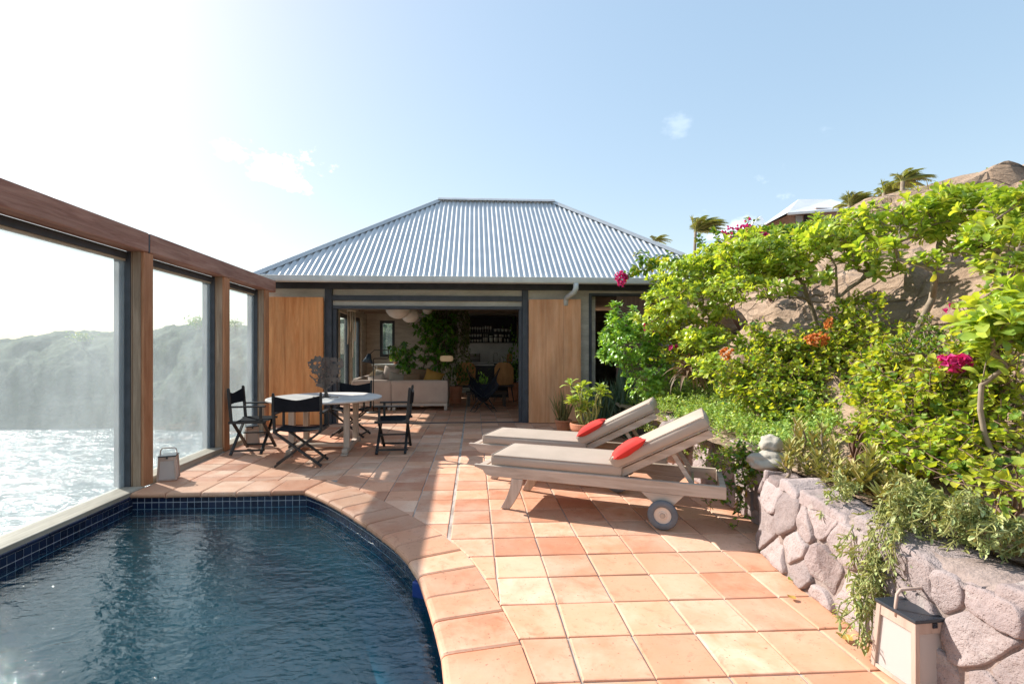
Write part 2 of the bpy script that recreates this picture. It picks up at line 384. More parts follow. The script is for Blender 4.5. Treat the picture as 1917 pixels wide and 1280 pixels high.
# the headland across the bay: a curved heightfield of scrub
rows, cols = 70, 260
P = np.zeros((rows, cols, 3))
for j in range(cols):
    az = R(-64)+R(62)*j/(cols-1)
    azd = math.degrees(az)
    top = np.interp(azd, [-64, -50, -46, -42, -37, -33, -29, -24, -18, -10, -2], [21, 23, 24, 26, 28.5, 29.5, 31.0, 31.5, 33, 32, 30])
    d0 = np.interp(azd, [-64, -44, -36, -30, -24, -2], [128, 132, 134, 128, 126, 160])/math.cos(min(abs(az)+YAW, R(62)))
    for i in range(rows):
        q = i/(rows-1); d = d0+q*95
        x, y = d*math.sin(az), d*math.cos(az)
        s = min(1, q/.5); prof = (1-(1-s)**2.0)
        if q > .5: prof = 1-((q-.5)/.5)**2*.9
        z = S0-.5+top*prof
        z += (fbm(x*.03, y*.03)*3.0+fbm(x*.13, y*.13, 3)*1.5+fbm(x*.42, y*.42, 7, 2)*.8)*min(1, q*9)
        P[i, j] = (x, y, z)
m = MB().grid(P); kind(m.build('far_hill', M_hill, smooth=True), 'structure')

def slope(x, y):
    """height of the rocky bank right of the terrace, and of the ground round the house"""
    b = 2.42+.1*math.sin(y*1.3)
    if y > 5: b += (y-5)*.05
    q = x-b
    soil = .55+.06*min(max(q, 0), 1)
    rise = soil+.80*max(0, q-.45)
    rise = rise if rise < 3.1 else 3.1+(1-math.exp(-(rise-3.1)/1.25))*1.25
    rise += .16*max(0, x-8.2)
    # the bank ends against the house
    lim = np.interp(x, [2, 5.0, 5.4, 7, 40], [0, 0, .3, 1, 1])
    e = min(max((y-7.7)/1.7, 0), 1); e = e*e*(3-2*e)
    rise = rise*(1-e*(1-lim))
    return rise
xs = np.concatenate([np.arange(2.25, 9, .075), np.arange(9, 40, .6)]); ys = np.concatenate([np.arange(-2.5, 10.5, .075), np.arange(10.5, 60, 1.)])
P = np.zeros((len(ys), len(xs), 3))
for j, y in enumerate(ys):
    for i, x in enumerate(xs):
        z = slope(x, y); q = min(1, max(0, (x-2.9)/.5))
        n1 = fbm(x*.7, y*.7, z*.9, 5)*.17; n2 = mnoise.cell(Vector((x*.6+fbm(x, y)*.3, y*.45, z*1.2)))*.22
        ly = math.sin((z+.15*x+.1*y+fbm(x*.5, y*.5)*.5)*9)*.04
        n3 = fbm(x*3.1, y*3.1, z*3, 3)*.035
        P[j, i] = (x-(n1+n2)*q*.45, y, z+(n1+n2+ly)*q+n3)
m = MB().grid(P); kind(m.build('rocky_bank', [M_rock], smooth=True), 'structure')
# steep ground under the terrace, falling to the sea
xs = np.concatenate([[-60, -40, -25], np.arange(-16, 10.1, 1.), [20, 60]]); ys = np.concatenate([np.arange(-30, 62, 4.)])
P = np.zeros((len(ys), len(xs), 3))
for j, y in enumerate(ys):
    for i, x in enumerate(xs):
        z = -3.0
        if x < -4.2: z = -3.0-(-4.2-x)*1.25
        if y > 17: z = min(z, -.3-(y-17)*.05) if x > -4.2 else z
        if y > 17 and x > 5: z = slope(x, y)-.6
        P[j, i] = (x, y, max(z+fbm(x*.3, y*.3)*.5, -24))
m = MB().grid(P); kind(m.build('cliff_ground', M_soil, smooth=True), 'structure')

# ------------------------------------------------------------------ pool outline
def spline(pts, n=8):
    out = []
    P = [np.array(p, float) for p in pts]
    for i in range(len(P)-1):
        a, b, c, d = P[max(i-1, 0)], P[i], P[i+1], P[min(i+2, len(P)-1)]
        for k in range(n):
            t_ = k/n
            out.append(.5*((2*b)+(-a+c)*t_+(2*a-5*b+4*c-d)*t_**2+(-a+3*b-3*c+d)*t_**3))
    out.append(P[-1]); return out
def wallx(y): return -3.36-.03*(y-3.6)
curve_in = spline([(-1.70, 5.035), (-1.40, 4.74), (-.95, 4.17), (-.55, 3.585), (-.345, 3.15), (-.245, 2.80), (-.16, 2.45), (-.105, 2.15), (-.06, 1.6), (-.12, 1.0), (-.36, .35), (-.85, -.25), (-1.6, -.6), (-2.4, -.7), (-3.3, -.7)], 8)
far_edge = [np.array((wallx(5.04), 5.045)), np.array((-1.70, 5.035))]
inner = [far_edge[0]]+curve_in                          # clockwise seen from above, left wall closes it
# offset outwards for the coping's outer edge
def offset(path, d):
    out = []
    for i, p in enumerate(path):
        a = path[max(i-1, 0)]; b = path[min(i+1, len(path)-1)]
        t_ = (b-a)/np.linalg.norm(b-a); nrm = np.array((-t_[1], t_[0]))
        out.append(p+nrm*d)
    return out
COPE_W = .355
outer_curve = offset(curve_in, COPE_W)
outer_curve[0] = np.array((-1.60, 5.045+.385))
outer = [np.array((wallx(5.43), 5.43))]+outer_curve
hull = [tuple(p) for p in outer]+[(-6, -1.1), (-6, 5.43)]

def clip_half(poly, p, nrm):
    """keep the part of poly with (x-p).nrm >= 0"""
    out = []
    for i in range(len(poly)):
        a, b = poly[i], poly[(i+1) % len(poly)]
        da = (a[0]-p[0])*nrm[0]+(a[1]-p[1])*nrm[1]; db = (b[0]-p[0])*nrm[0]+(b[1]-p[1])*nrm[1]
        if da >= 0: out.append(a)
        if (da >= 0) != (db >= 0):
            k = da/(da-db); out.append((a[0]+(b[0]-a[0])*k, a[1]+(b[1]-a[1])*k))
    return out
def area(p): return .5*sum(p[i][0]*p[(i+1) % len(p)][1]-p[(i+1) % len(p)][0]*p[i][1] for i in range(len(p)))
def slab(m, poly, z, th=.02, edge=.006, tilt=(0, 0)):
    """a tile with an eased edge as one island"""
    n = len(poly); cx = sum(p[0] for p in poly)/n; cy = sum(p[1] for p in poly)/n
    def ring(d, zz):
        o = []
        for i in range(n):
            a, b, c = np.array(poly[i-1]), np.array(poly[i]), np.array(poly[(i+1) % n])
            e1 = (b-a)/(np.linalg.norm(b-a)+1e-9); e2 = (c-b)/(np.linalg.norm(c-b)+1e-9)
            n1 = np.array((-e1[1], e1[0])); n2 = np.array((-e2[1], e2[0])); bi = n1+n2; l = bi@bi
            q = b+(bi*(2*d/l) if l > .3 else n1*d)
            o.append((q[0], q[1], z+zz+(q[0]-cx)*tilt[0]+(q[1]-cy)*tilt[1]))
        return o
    v = ring(0, -th)+ring(0, -edge)+ring(edge*.35, -edge*.3)+ring(edge*1.2, 0)
    f = [tuple(3*n+i for i in range(n))]
    for r in range(3): f += [(r*n+i, r*n+(i+1) % n, (r+1)*n+(i+1) % n, (r+1)*n+i) for i in range(n)]
    m.add(v, f)

T = .322; X0 = .465; Y0 = 2.383; GAP = .009
m = MB()
out_arr = outer
for jy in range(-12, 45):
    for ix in range(-14, 9):
        x0, y0 = X0+ix*T, Y0+jy*T
        if y0 > 16.4: continue
        row_shift = 0
        if y0 > 2.9 and x0 < -.2:
            x0 -= .02
        jit = lambda: float(rng.uniform(-.003, .003))
        g_ = GAP/2
        poly = [(x0+g_+jit(), y0+g_+jit()), (x0+T-g_+jit(), y0+g_+jit()), (x0+T-g_+jit(), y0+T-g_+jit()), (x0+g_+jit(), y0+T-g_+jit())]
        cx, cy = x0+T/2, y0+T/2
        if cx > 2.6 and cy < 9.2 or cx < -3.9 or cx > 2.8: continue
        # outside the coping: find the nearest edge of its outer line
        best = None
        for i in range(len(out_arr)-1):
            a, b = out_arr[i], out_arr[i+1]; d = b-a; L = np.linalg.norm(d); d = d/L
            s_ = min(max((np.array((cx, cy))-a)@d, 0), L); q = a+d*s_; dist = np.linalg.norm(np.array((cx, cy))-q)
            if best is None or dist < best[0]: best = (dist, a, np.array((-d[1], d[0])), i)
        if best[0] < .6:
            nn = best[2]; poly = clip_half(poly, best[1]+nn*.004, nn)
            if len(poly) > 2 and best[3] <= 2:          # the corner where the far edge meets the curve
                pass
        else:
            side = (np.array((cx, cy))-best[1])@best[2]
            if side < 0: continue
        if y0 < 8.9:
            poly = clip_half(poly, (wallx(cy)+.0, cy), (1, 0)) if len(poly) > 2 else poly
        if len(poly) < 3 or area(poly) < .0015: continue
        slab(m, poly, float(rng.uniform(-.0015, .0015)), .02, .006, (float(rng.normal(0, .003)), float(rng.normal(0, .003))))
kind(m.build('terrace_floor', M_tile, smooth=False), 'structure')
# screed under the tiles, with the pool cut out
m = MB()
ring_i = [tuple(p) for p in offset(inner, .10)]
pts_o = []
for p in ring_i: pts_o.append((p[0], p[1]))
v = []; f = []
far = []
n = len(ring_i)
for p in ring_i:
    far.append((max(p[0], -3.4)+(2.9-p[0]) if p[1] < 5.0 else p[0], p[1] if p[1] < 5.0 else 16.5))
for p in ring_i: v.append((p[0], p[1], -.0085))
for i, p in enumerate(ring_i):
    if p[1] > 4.9 and i < 3: v.append((p[0] if i else -4.0, 16.6, -.0085))
    else: v.append((3.2, 16.6 if i == 3 else (p[1]-.0 if p[1] < 4.6 else 16.6), -.0085))
f = [(i, i+1, n+i+1, n+i) for i in range(n-1)]
m.add(v, f); kind(m.build('terrace_base', M_grout), 'structure')

# coping: bull-nosed tiles along the pool edge
m = MB()
def cope_tile(m, in0, in1, out0, out1, z=.006):
    """one coping tile between two stations of the edge, with a rounded nose over the water"""
    g_ = .004
    a, b, c, d = [np.array(q, float) for q in (in0, in1, out1, out0)]
    ab = (b-a)/np.linalg.norm(b-a); dc = (c-d)/np.linalg.norm(c-d)
    a = a+ab*g_; b = b-ab*g_; d = d+dc*g_; c = c-dc*g_
    dz = float(rng.uniform(-.002, .003)); tl = float(rng.uniform(-.004, .004))
    prof = [(-.018, -.050), (-.026, -.042), (-.029, -.028), (-.026, -.014), (-.016, -.003), (.0, .001), (.12, .003), (.99, .002), (1., -.002), (1., -.03)]
    rows_ = []
    for q, zz in prof:
        if q <= .0:
            off = q
            pa = a-(d-a)/np.linalg.norm(d-a)*(-off); pb = b-(c-b)/np.linalg.norm(c-b)*(-off)
        else:
            pa = a+(d-a)*q; pb = b+(c-b)*q
        r_ = []
        for k in (0, .04, .5, .96, 1.):
            p = pa+(pb-pa)*k; e = -.006 if k in (0, 1.) else 0
            r_.append((p[0], p[1], zz+dz+tl*(k-.5)+e))
        rows_.append(r_)
    m.grid(np.array(rows_)[:, ::-1])
    # closing sides
    A = np.array(rows_); nrow = len(prof)
    for k in (0, 4):
        m.add(A[:, k], [tuple(range(nrow)) if k == 4 else tuple(range(nrow))[::-1]])
xs_ = np.linspace(far_edge[0][0]+.0, far_edge[1][0], 6)
for i in range(5):
    a, b = xs_[i], xs_[i+1]
    cope_tile(m, (a, 5.04), (b, 5.04), (a+.0 if i else a-.0, 5.425), (b+(.09 if i == 4 else .02), 5.425))
L = [0]
for i in range(1, len(curve_in)): L.append(L[-1]+np.linalg.norm(curve_in[i]-curve_in[i-1]))
L = np.array(L); ci = np.array(curve_in); co = np.array(outer_curve)
s_ = 0.; st = [0.]
while s_ < L[-1]-.3:
    s_ += .265*float(rng.uniform(.9, 1.12)); st.append(min(s_, L[-1]))
def along(A, s): return np.array((np.interp(s, L, A[:, 0]), np.interp(s, L, A[:, 1])))
for i in range(len(st)-1):
    cope_tile(m, along(ci, st[i]), along(ci, st[i+1]), along(co, st[i]), along(co, st[i+1]))
pool = thing('swimming_pool', 'dark blue mosaic swimming pool with terracotta coping and rippled water', 'pool')
m.build('coping', M_cope, pool, smooth=False)
# waterline mosaic: two and a half rows of small navy tiles in pale grout
WATER = -.150
m = MB(); mg = MB()
def mosaic(path, z0, z1, rowh):
    path = [np.array(p, float) for p in path]
    seg = [0]
    for i in range(1, len(path)): seg.append(seg[-1]+np.linalg.norm(path[i]-path[i-1]))
    seg = np.array(seg); A = np.array(path)
    P_ = lambda s: np.array((np.interp(s, seg, A[:, 0]), np.interp(s, seg, A[:, 1])))
    k = 0; nn = int(seg[-1]/.067)
    g_ = np.zeros((2, len(path), 3))
    nr = np.array(offset(path, .0))
    for i, p in enumerate(path): g_[0, i] = (*p, z0); g_[1, i] = (*p, z1)
    mg.grid(g_)
    inw = np.array(offset(path, -.004)); I = lambda s: np.array((np.interp(s, seg, inw[:, 0]), np.interp(s, seg, inw[:, 1])))
    for k in range(nn):
        s0, s1 = k*seg[-1]/nn+.0035, (k+1)*seg[-1]/nn-.0035
        z = z1-.004
        while z > z0+.01:
            zb = max(z-rowh+.007, z0)
            a, b, c, d = P_(s0), P_(s1), I(s1), I(s0)
            m.add([(*a, zb), (*b, zb), (*b, z), (*a, z), (*d, zb), (*c, zb), (*c, z), (*d, z)],
                  [(4, 7, 6, 5), (0, 1, 5, 4), (1, 2, 6, 5), (2, 3, 7, 6), (3, 0, 4, 7)])
            z -= rowh
ins = offset(inner, .012)
ins[0] = np.array((wallx(5.04)-.02, 5.052)); 
mosaic(ins[:2], -.39, -.036, .067)
mosaic(ins[1:], -.39, -.030, .067)
lw = [np.array((wallx(-.7)+.0, -.7)), np.array((wallx(5.04)+.0, 5.05))]
mosaic(lw, -.39, -.062, .067)
m.build('waterline_tile', M_ptile, pool); mg.build('tile_grout', M_pgrout, pool)
# bullnose row that caps the mosaic under the glass screen
m = MB(); nn = 29
for k in range(nn):
    y0, y1 = -.7+k*5.74/nn+.003, -.7+(k+1)*5.74/nn-.003
    x0, x1 = wallx(y0), wallx(y1)
    pr = [(.006, -.062), (.010, -.045), (.004, -.033), (-.02, -.030)]
    m.grid(np.array([[(x0+dx, y0, z), (x1+dx, y1, z)] for dx, z in pr]))
m.build('cap_tile', M_ptile, pool, smooth=True)
m = MB(); m.bar((wallx(-.7)-.02, -.7, -.05), (wallx(5.04)-.02, 5.04, -.05), .03, .03); m.build('cap_bed', M_ptile, pool)
# the shell below: deep on the left, a sunlit ledge on the right
m = MB()
poly = [p for p in offset(inner, .013)]
c0 = np.array((-2.0, 2.2)); rings = []
for q, z in [(1, -.3), (1, -.50), (.97, -.56), (.93, -.60), (.88, -.64), (.82, -.72), (.74, -.86), (.64, -1.08), (.5, -1.40), (.25, -1.8), (0, -1.9)]:
    row = []
    for p in poly+[np.array((wallx(-.7), -.7)), np.array((wallx(5.04), 5.05)), poly[0]]:
        zz = z
        k_ = 1.; zz = z*(1-k_)+min(z, -1.3-(1-q)*.6)*k_ if q < .99 else (z if z > -.4 else z-1.2*k_)
        row.append((c0[0]+(p[0]-c0[0])*q, c0[1]+(p[1]-c0[1])*q, zz))
    rings.append(row)
m.grid(np.array(rings)); m.build('shell', M_shell, pool, smooth=True)
# water body
m = MB(); top = [tuple(p) for p in offset(inner, .011)]+[(wallx(-.7)-.001, -.7)]
n = len(top)
m.add([(x, y, WATER) for x, y in top]+[(x, y, -2.2) for x, y in top], [tuple(range(n))[::-1], tuple(range(n, 2*n))]+[(i, (i+1) % n, n+(i+1) % n, n+i) for i in range(n)])
m.build('water', M_water, pool)
# skimmer mouth under the coping
sk = along(ci, float(np.interp(3.12, ci[::-1, 1], L[::-1])))
m = MB(); m.box((sk[0]+.05, sk[1]+.02, -.11), (.10, .20, .10), rz=R(66)); m.build('skimmer', surf('skimmer_blue', (.02, .05, .22), (.03, .07, .30), 5, rough=.3, bump=0), pool, bevel=.008)

# ------------------------------------------------------------------ glass wind screen on the left
scr = thing('glass_wind_screen', 'tall salt hazed glass wind screen with timber beam along the pool', 'glass screen')
def yx(y, d): return wallx(y)-d
m = MB(); m.bar((yx(-1.6, .10), -1.6, 2.545), (yx(5.31, .10), 5.31, 2.545), .20, .205); m.build('beam', M_beam, scr, bevel=.012)
m = MB(); m.bar((yx(5.335, .10), 5.335, 2.545), (yx(8.86, .10), 8.86, 2.545), .20, .205); m.build('beam', M_beam, scr, bevel=.012)
m = MB(); m.bar((yx(5.312, .10), 5.312, 2.54), (yx(5.333, .10), 5.333, 2.54), .19, .19); m.build('joint_plate', M_steel, scr)
for y in (5.32, 7.06, 8.50):
    x = yx(y, 0)
    m = MB(); m.span(x-.13, x-.012, y-.07, y+.08, .0, 2.441); m.build('post', M_post, scr, bevel=.006)
    m = MB(); m.span(x-.14, x-.131, y-.072, y+.07, .0, 2.441); m.span(x-.12, x-.04, y-.077, y-.0705, .0, 2.441); m.build('post_strip', M_postg, scr)
    m = MB(); m.span(x-.31, x-.145, y-.075, y+.03, .0, 2.44); m.build('steel_post', M_steel, scr, bevel=.004)
m = MB(); m.bar((yx(-1.6, .22), -1.6, 2.40), (yx(8.6, .22), 8.6, 2.40), .09, .075); m.build('head_rail', M_steel, scr, bevel=.004)
m = MB(); m.bar((yx(-1.6, .22), -1.6, 2.352), (yx(8.6, .22), 8.6, 2.352), .05, .02); m.build('glazing_bead', M_sill, scr)
m = MB(); m.bar((yx(-1.6, .125), -1.6, -.018), (yx(5.24, .125), 5.24, -.018), .25, .05); m.build('sill', M_sill, scr, bevel=.006)
m = MB(); m.bar((yx(5.41, .14), 5.41, .02), (yx(6.98, .14), 6.98, .02), .22, .085); m.build('sill', M_sill, scr, bevel=.006)
m = MB(); m.bar((yx(7.15, .14), 7.15, .02), (yx(8.42, .14), 8.42, .02), .22, .085); m.build('sill', M_sill, scr, bevel=.006)
for y0, y1, z0 in ((-1.6, 5.24, .009), (5.41, 6.98, .066), (7.15, 8.42, .066)):
    m = MB(); m.bar((yx(y0, .21), y0, (z0+2.34)/2), (yx(y1, .21), y1, (z0+2.34)/2), .012, 2.34-z0); m.build('pane', M_glass, scr)

# ------------------------------------------------------------------ the house
house = thing('house', 'low concrete house with hipped corrugated roof and wide open front', 'house')
XL, XR, YF, YB = -3.72, 4.75, 9.5, 16.2
IX = 2.30                                   # partition right of the living room
EZ = 2.76                                   # eave height
m = MB()
W = .2
m.span(-3.94, -2.842, YF, YF+W, -.3, 2.59)                    # left of the opening
m.span(-2.71, .945, YF+.03, YF+W, 2.215, 2.59)             # over the opening
m.span(1.062, 2.27, YF, YF+W, -.3, 2.59)
m.span(2.27, 3.75, YF, YF+W, 2.54, 2.59); m.span(2.27, 3.75, YF, YF+W, -.3, .05)
m.span(3.75, XR, YF, YF+W, -.3, 2.59)
m.build('front_wall', M_conc, house)
# left wall with its row of tall windows
bays = [(9.75, 11.3), (11.5, 12.9), (13.05, 14.2), (14.35, 15.5)]
m = MB(); yprev = YF+W
for a, b in bays:
    m.span(XL, XL+W, yprev, a, -.3, 2.75); m.span(XL, XL+W, a, b, 2.42, 2.75); m.span(XL, XL+W, a, b, -.3, .05); yprev = b
m.span(XL, XL+W, yprev, YB, -.3, 2.75); m.build('side_wall', M_conc, house)
wb0, wb1 = at(711, 600, YB), at(739, 668, YB)
m = MB()
m.span(XL, wb0.x, YB, YB+W, -.3, 2.75); m.span(wb1.x, XR, YB, YB+W, -.3, 2.75)
m.span(wb0.x, wb1.x, YB, YB+W, wb0.z, 2.75); m.span(wb0.x, wb1.x, YB, YB+W, -.3, wb1.z); m.build('rear_wall', M_conc, house)
m = MB(); m.span(XR-W, XR, YF+W, YB, -.3, 2.75); m.build('side_wall', M_conc, house)
m = MB(); m.span(IX, IX+.15, YF+W, YB, -.3, 2.75); m.build('partition', M_conc, house)
def window(x0, x1, y0, y1, z0, z1, fw=.085, axis='x'):
    """frame of four bars, a pane as its sub-part"""
    m = MB(); g_ = MB()
    if axis == 'y':
        xm = (x0+x1)/2
        m.span(x0, x1, y0, y0+fw, z0, z1); m.span(x0, x1, y1-fw, y1, z0, z1); m.span(x0, x1, y0+fw, y1-fw, z1-fw, z1); m.span(x0, x1, y0+fw, y1-fw, z0, z0+fw)
        g_.span(xm-.004, xm+.004, y0+fw, y1-fw, z0+fw, z1-fw)
    else:
        ym = (y0+y1)/2
        m.span(x0, x0+fw, y0, y1, z0, z1); m.span(x1-fw, x1, y0, y1, z0, z1); m.span(x0+fw, x1-fw, y0, y1, z1-fw, z1); m.span(x0+fw, x1-fw, y0, y1, z0, z0+fw)
        g_.span(x0+fw, x1-fw, ym-.004, ym+.004, z0+fw, z1-fw)
    fo = m.build('window', M_steel, house); g_.build('pane', M_wglass, fo)
for a, b in bays: window(XL+.05, XL+.14, a, b, .05, 2.42, axis='y', fw=.11)
window(wb0.x, wb1.x, YB+.03, YB+.10, wb1.z, wb0.z, fw=.09)
# charcoal steelwork of the front
def beam(name, *a): 
    m = MB(); m.span(*a); return m.build(name, M_steel, house, bevel=.004)
beam('beam', -3.96, 4.9, YF-.06, YF+.16, 2.592, 2.735)
beam('column', -2.842, -2.712, YF-.05, YF+.14, -.02, 2.590)
beam('column', .947, 1.060, YF-.05, YF+.14, -.02, 2.590)
beam('beam', -2.711, .946, YF-.035, YF+.10, 2.372, 2.468)
beam('door_track', -2.711, .946, YF-.02, YF+.14, 2.212, 2.270)
beam('jamb', -2.711, -2.635, YF+.0, YF+.14, -.01, 2.211); beam('jamb', .885, .946, YF+.0, YF+.14, -.01, 2.211)
m = MB(); m.span(-2.711, .946, YF-.01, YF+.05, -.004, .010); m.build('threshold', M_steel, house)
# the two timber leaves folded back against the front
m = MB(); w_ = 1.045/3
for k in range(3): m.span(-3.886+k*w_+.0015, -3.886+(k+1)*w_-.0015, YF-.17, YF-.12, .015, 2.415)
m.span(-3.886, -2.842, YF-.119, YF-.105, .03, 2.40)
m.span(-3.91, -3.888, YF-.18, YF-.10, .015, 2.415); dl = m.build('door', M_door, house, bevel=.002)
m = MB()
dp = [Vector((1.066, YF-.08, 0)), Vector((2.065, YF-.20, 0))]; dv = (dp[1]-dp[0])
for k in range(3):
    a = dp[0]+dv*(k/3+.001); b = dp[0]+dv*((k+1)/3-.001)
    m.bar((a.x, a.y, 1.205), (b.x, b.y, 1.205), .05, 2.39)
dr_ = m.build('door', M_doorp, house, bevel=.002)
# the dark doorway on the right with a shutter half across it
beam('door_frame', 2.27, 2.325, YF-.02, YF+.14, .05, 2.539); beam('door_frame', 2.325, 3.75, YF-.02, YF+.14, 2.49, 2.539)
m = MB()
for k in range(4): m.span(2.83+k*.225, 2.83+k*.225+.221, YF+.02, YF+.06, .06, 2.485)
m.build('shutter', wood('dark_shutter_board', (.13, .075, .055), (.22, .14, .11), 2, 2, .6, .2), house, bevel=.002)
# roof
EX0, EX1, EY0 = -3.98, 5.12, 8.98; RD = 3.15; RZ = 5.13; EYB = 16.75
pitch = (RZ-EZ)/RD; RX0, RX1, RY = EX0+RD, EX1-RD, EY0+RD
PER, AMP = .104, .0175
roof = MB()
def corr_sheet(us, lo, hi, pos):
    """corrugated sheet: for each u from lo(u) to hi(u) up the slope"""
    G_ = np.zeros((2, len(us), 3))
    for i, u in enumerate(us):
        a = AMP*math.sin(2*math.pi*u/PER)
        G_[0, i] = pos(u, lo, a); G_[1, i] = pos(u, hi(u), a)
    return G_
us = np.arange(EX0, EX1, PER/12)
hi_f = lambda u: min(RD, max(.0, u-EX0), max(0., EX1-u))
roof.grid(corr_sheet(us, 0., hi_f, lambda u, d, a: (u, EY0+d, EZ+d*pitch+a)))
# the lit lip of the sheet ends at the eave
BD = EYB-RY; bp = (RZ-EZ)/BD
roof.grid(corr_sheet(us, 0., lambda u: min(1., max(.0, u-EX0)/RD, max(0., EX1-u)/RD)*BD, lambda u, d, a: (u, EYB-d, EZ+d*bp+a))[:, ::-1])
us = np.arange(EY0, EYB, PER/6)
hi_s = lambda u: max(0., min(u-EY0, (EYB-u)*RD/BD))
roof.grid(corr_sheet(us, 0., hi_s, lambda u, d, a: (EX0+d, u, EZ+d*pitch+a))[:, ::-1])
roof.grid(corr_sheet(us, 0., hi_s, lambda u, d, a: (EX1-d, u, EZ+d*pitch+a)))
rf = roof.build('roof', M_zinc, house, smooth=True)
m = MB()
def cap(a, b, w_=.20):
    a, b = Vector(a), Vector(b); d = (b-a).normalized(); x = d.cross(Vector((0,0,1))).normalized()
    pr = [(-w_/2, -.045), (-w_/4, .012), (-.03, .035), (.03, .035), (w_/4, .012), (w_/2, -.045)]
    m.grid(np.array([[tuple(p+x*s+Vector((0,0,1))*z) for s, z in pr] for p in (a, b)]))
cap((EX0, EY0, EZ+.02), (RX0, RY, RZ+.025)); cap((EX1, EY0, EZ+.02), (RX1, RY, RZ+.025)); cap((RX0-.05, RY, RZ+.03), (RX1+.05, RY, RZ+.03), .26)
m.build('ridge_cap', M_zinc2, rf, smooth=True)
# timber lining under the roof
m = MB(); dz = -.06
v = [(EX0+.05, EY0+.05, EZ+dz), (EX1-.05, EY0+.05, EZ+dz), (EX1-.05, EYB-.05, EZ+dz), (EX0+.05, EYB-.05, EZ+dz), (RX0, RY, RZ+dz), (RX1, RY, RZ+dz)]
m.add(v, [(0, 1, 5, 4), (2, 3, 4, 5), (3, 0, 4), (1, 2, 5)])
m.build('ceiling_lining', wood('dark_ceiling_board', (.30, .23, .17), (.42, .33, .25), 0, 2, .7, .2), house)
m = MB()
for k in range(9): 
    y = 10.1+k*.72; m.span(XL+.2, IX, y, y+.07, 2.60, 2.72)
m.build('ceiling_joist', wood('ceiling_joist_timber', (.20, .15, .11), (.32, .25, .19), 0, 2, .7, .2), house)
# gutter, fascia, downpipe
m = MB()
pr = [(.0, .055), (-.012, .06), (-.02, .05), (-.085, .045), (-.095, .06), (-.105, .055), (-.10, -.01), (-.09, -.045), (-.06, -.058), (.0, -.058)]
G_ = np.array([[(x, EY0+.02+a, EZ-.055+b) for a, b in pr] for x in (EX0-.02, EX1+.02)])
m.grid(G_); m.plate([tuple(q) for q in G_[0]], (.004, 0, 0)); m.build('gutter', M_white, house, smooth=False)
m = MB(); q = at(1077, 540, 9.0)
m.tube([(q.x, 8.94, 2.66), (q.x, 8.95, 2.56), (q.x-.02, 9.0, 2.50), (q.x-.09, 9.22, 2.44), (q.x-.11, 9.29, 2.42), (q.x-.115, 9.33, 2.36), (q.x-.115, 9.34, 2.28)], .05, 12); m.build('downpipe', M_white, house, smooth=True)
# ------------------------------------------------------------------ terrace furniture
M_teak = wood('weathered_teak', (.40, .31, .245), (.60, .50, .42), 0, 2.4, .75, .3, .08, (.22, .16, .12), .25)
M_teakz = wood('weathered_teak_upright', (.40, .31, .245), (.60, .50, .42), 2, 2.4, .75, .3, .08, (.22, .16, .12), .25)
M_teaktop = wood('silvered_teak_top', (.50, .45, .41), (.68, .63, .58), 0, 2.0, .6, .2, .08, (.30, .25, .22), .2)
M_cush = surf('taupe_canvas', (.40, .325, .265), (.46, .375, .31), 3, rough=.9, bump=.5, bdist=.002, bscale=160, spec=.15)
M_red = surf('coral_red_cloth', (.56, .040, .034), (.66, .06, .05), 4, rough=.85, bump=.4, bdist=.002, bscale=150, spec=.15)
M_blackw = surf('black_stained_wood', (.012, .012, .013), (.035, .033, .033), 6, (1, 1, 1), rough=.45, bump=.15)
M_blackc = surf('black_canvas', (.008, .009, .012), (.018, .019, .024), 5, rough=.9, bump=.4, bscale=150, bdist=.002, spec=.1)
M_rubber = surf('grey_rubber', (.10, .11, .125), (.17, .18, .20), 9, rough=.8, bump=.2)
M_hubw = surf('pale_wheel_disc', (.55, .44, .36), (.66, .55, .46), 6, rough=.6, bump=.1)
M_metal = surf('dull_metal', (.32, .30, .28), (.45, .43, .41), 8, rough=.4, metal=.8, bump=.05)
M_rust = surf('rusted_iron', (.075, .065, .06), (.19, .145, .12), 9, rough=.75, bump=.3, fine=.1)

def puff(m, c, d, M=None, e=.02, bulge=.012, n=9):
    """a soft box cushion: rounded edges, slightly domed faces"""
    x, y, z = d[0]/2, d[1]/2, d[2]/2
    u = np.linspace(-1, 1, n); faces = []
    M_ = np.eye(3) if M is None else np.array(M)
    def face(ax, sg):
        A, B = np.meshgrid(np.sin(u*math.pi/2), np.sin(u*math.pi/2), indexing='ij')
        P = np.zeros((n, n, 3)); o = [i for i in range(3) if i != ax]
        P[..., ax] = sg; P[..., o[0]] = A; P[..., o[1]] = B
        if (sg > 0) == (ax == 1): P = P[:, ::-1]
        return P
    for ax in range(3):
        for sg in (-1, 1):
            P = face(ax, sg); h = np.array((x, y, z)); Q = P*h
            inn = np.clip(Q, -(h-e), h-e); dlt = Q-inn; L = np.linalg.norm(dlt, axis=-1, keepdims=True)
            # round the edges
            Q = inn+dlt/np.maximum(L, 1e-9)*np.minimum(L, e)
            bl = (1-P[..., (ax+1) % 3]**2)*(1-P[..., (ax+2) % 3]**2)
            Q[..., ax] += sg*bulge*bl
            m.grid(Q @ M_.T+np.array(c))
    return m
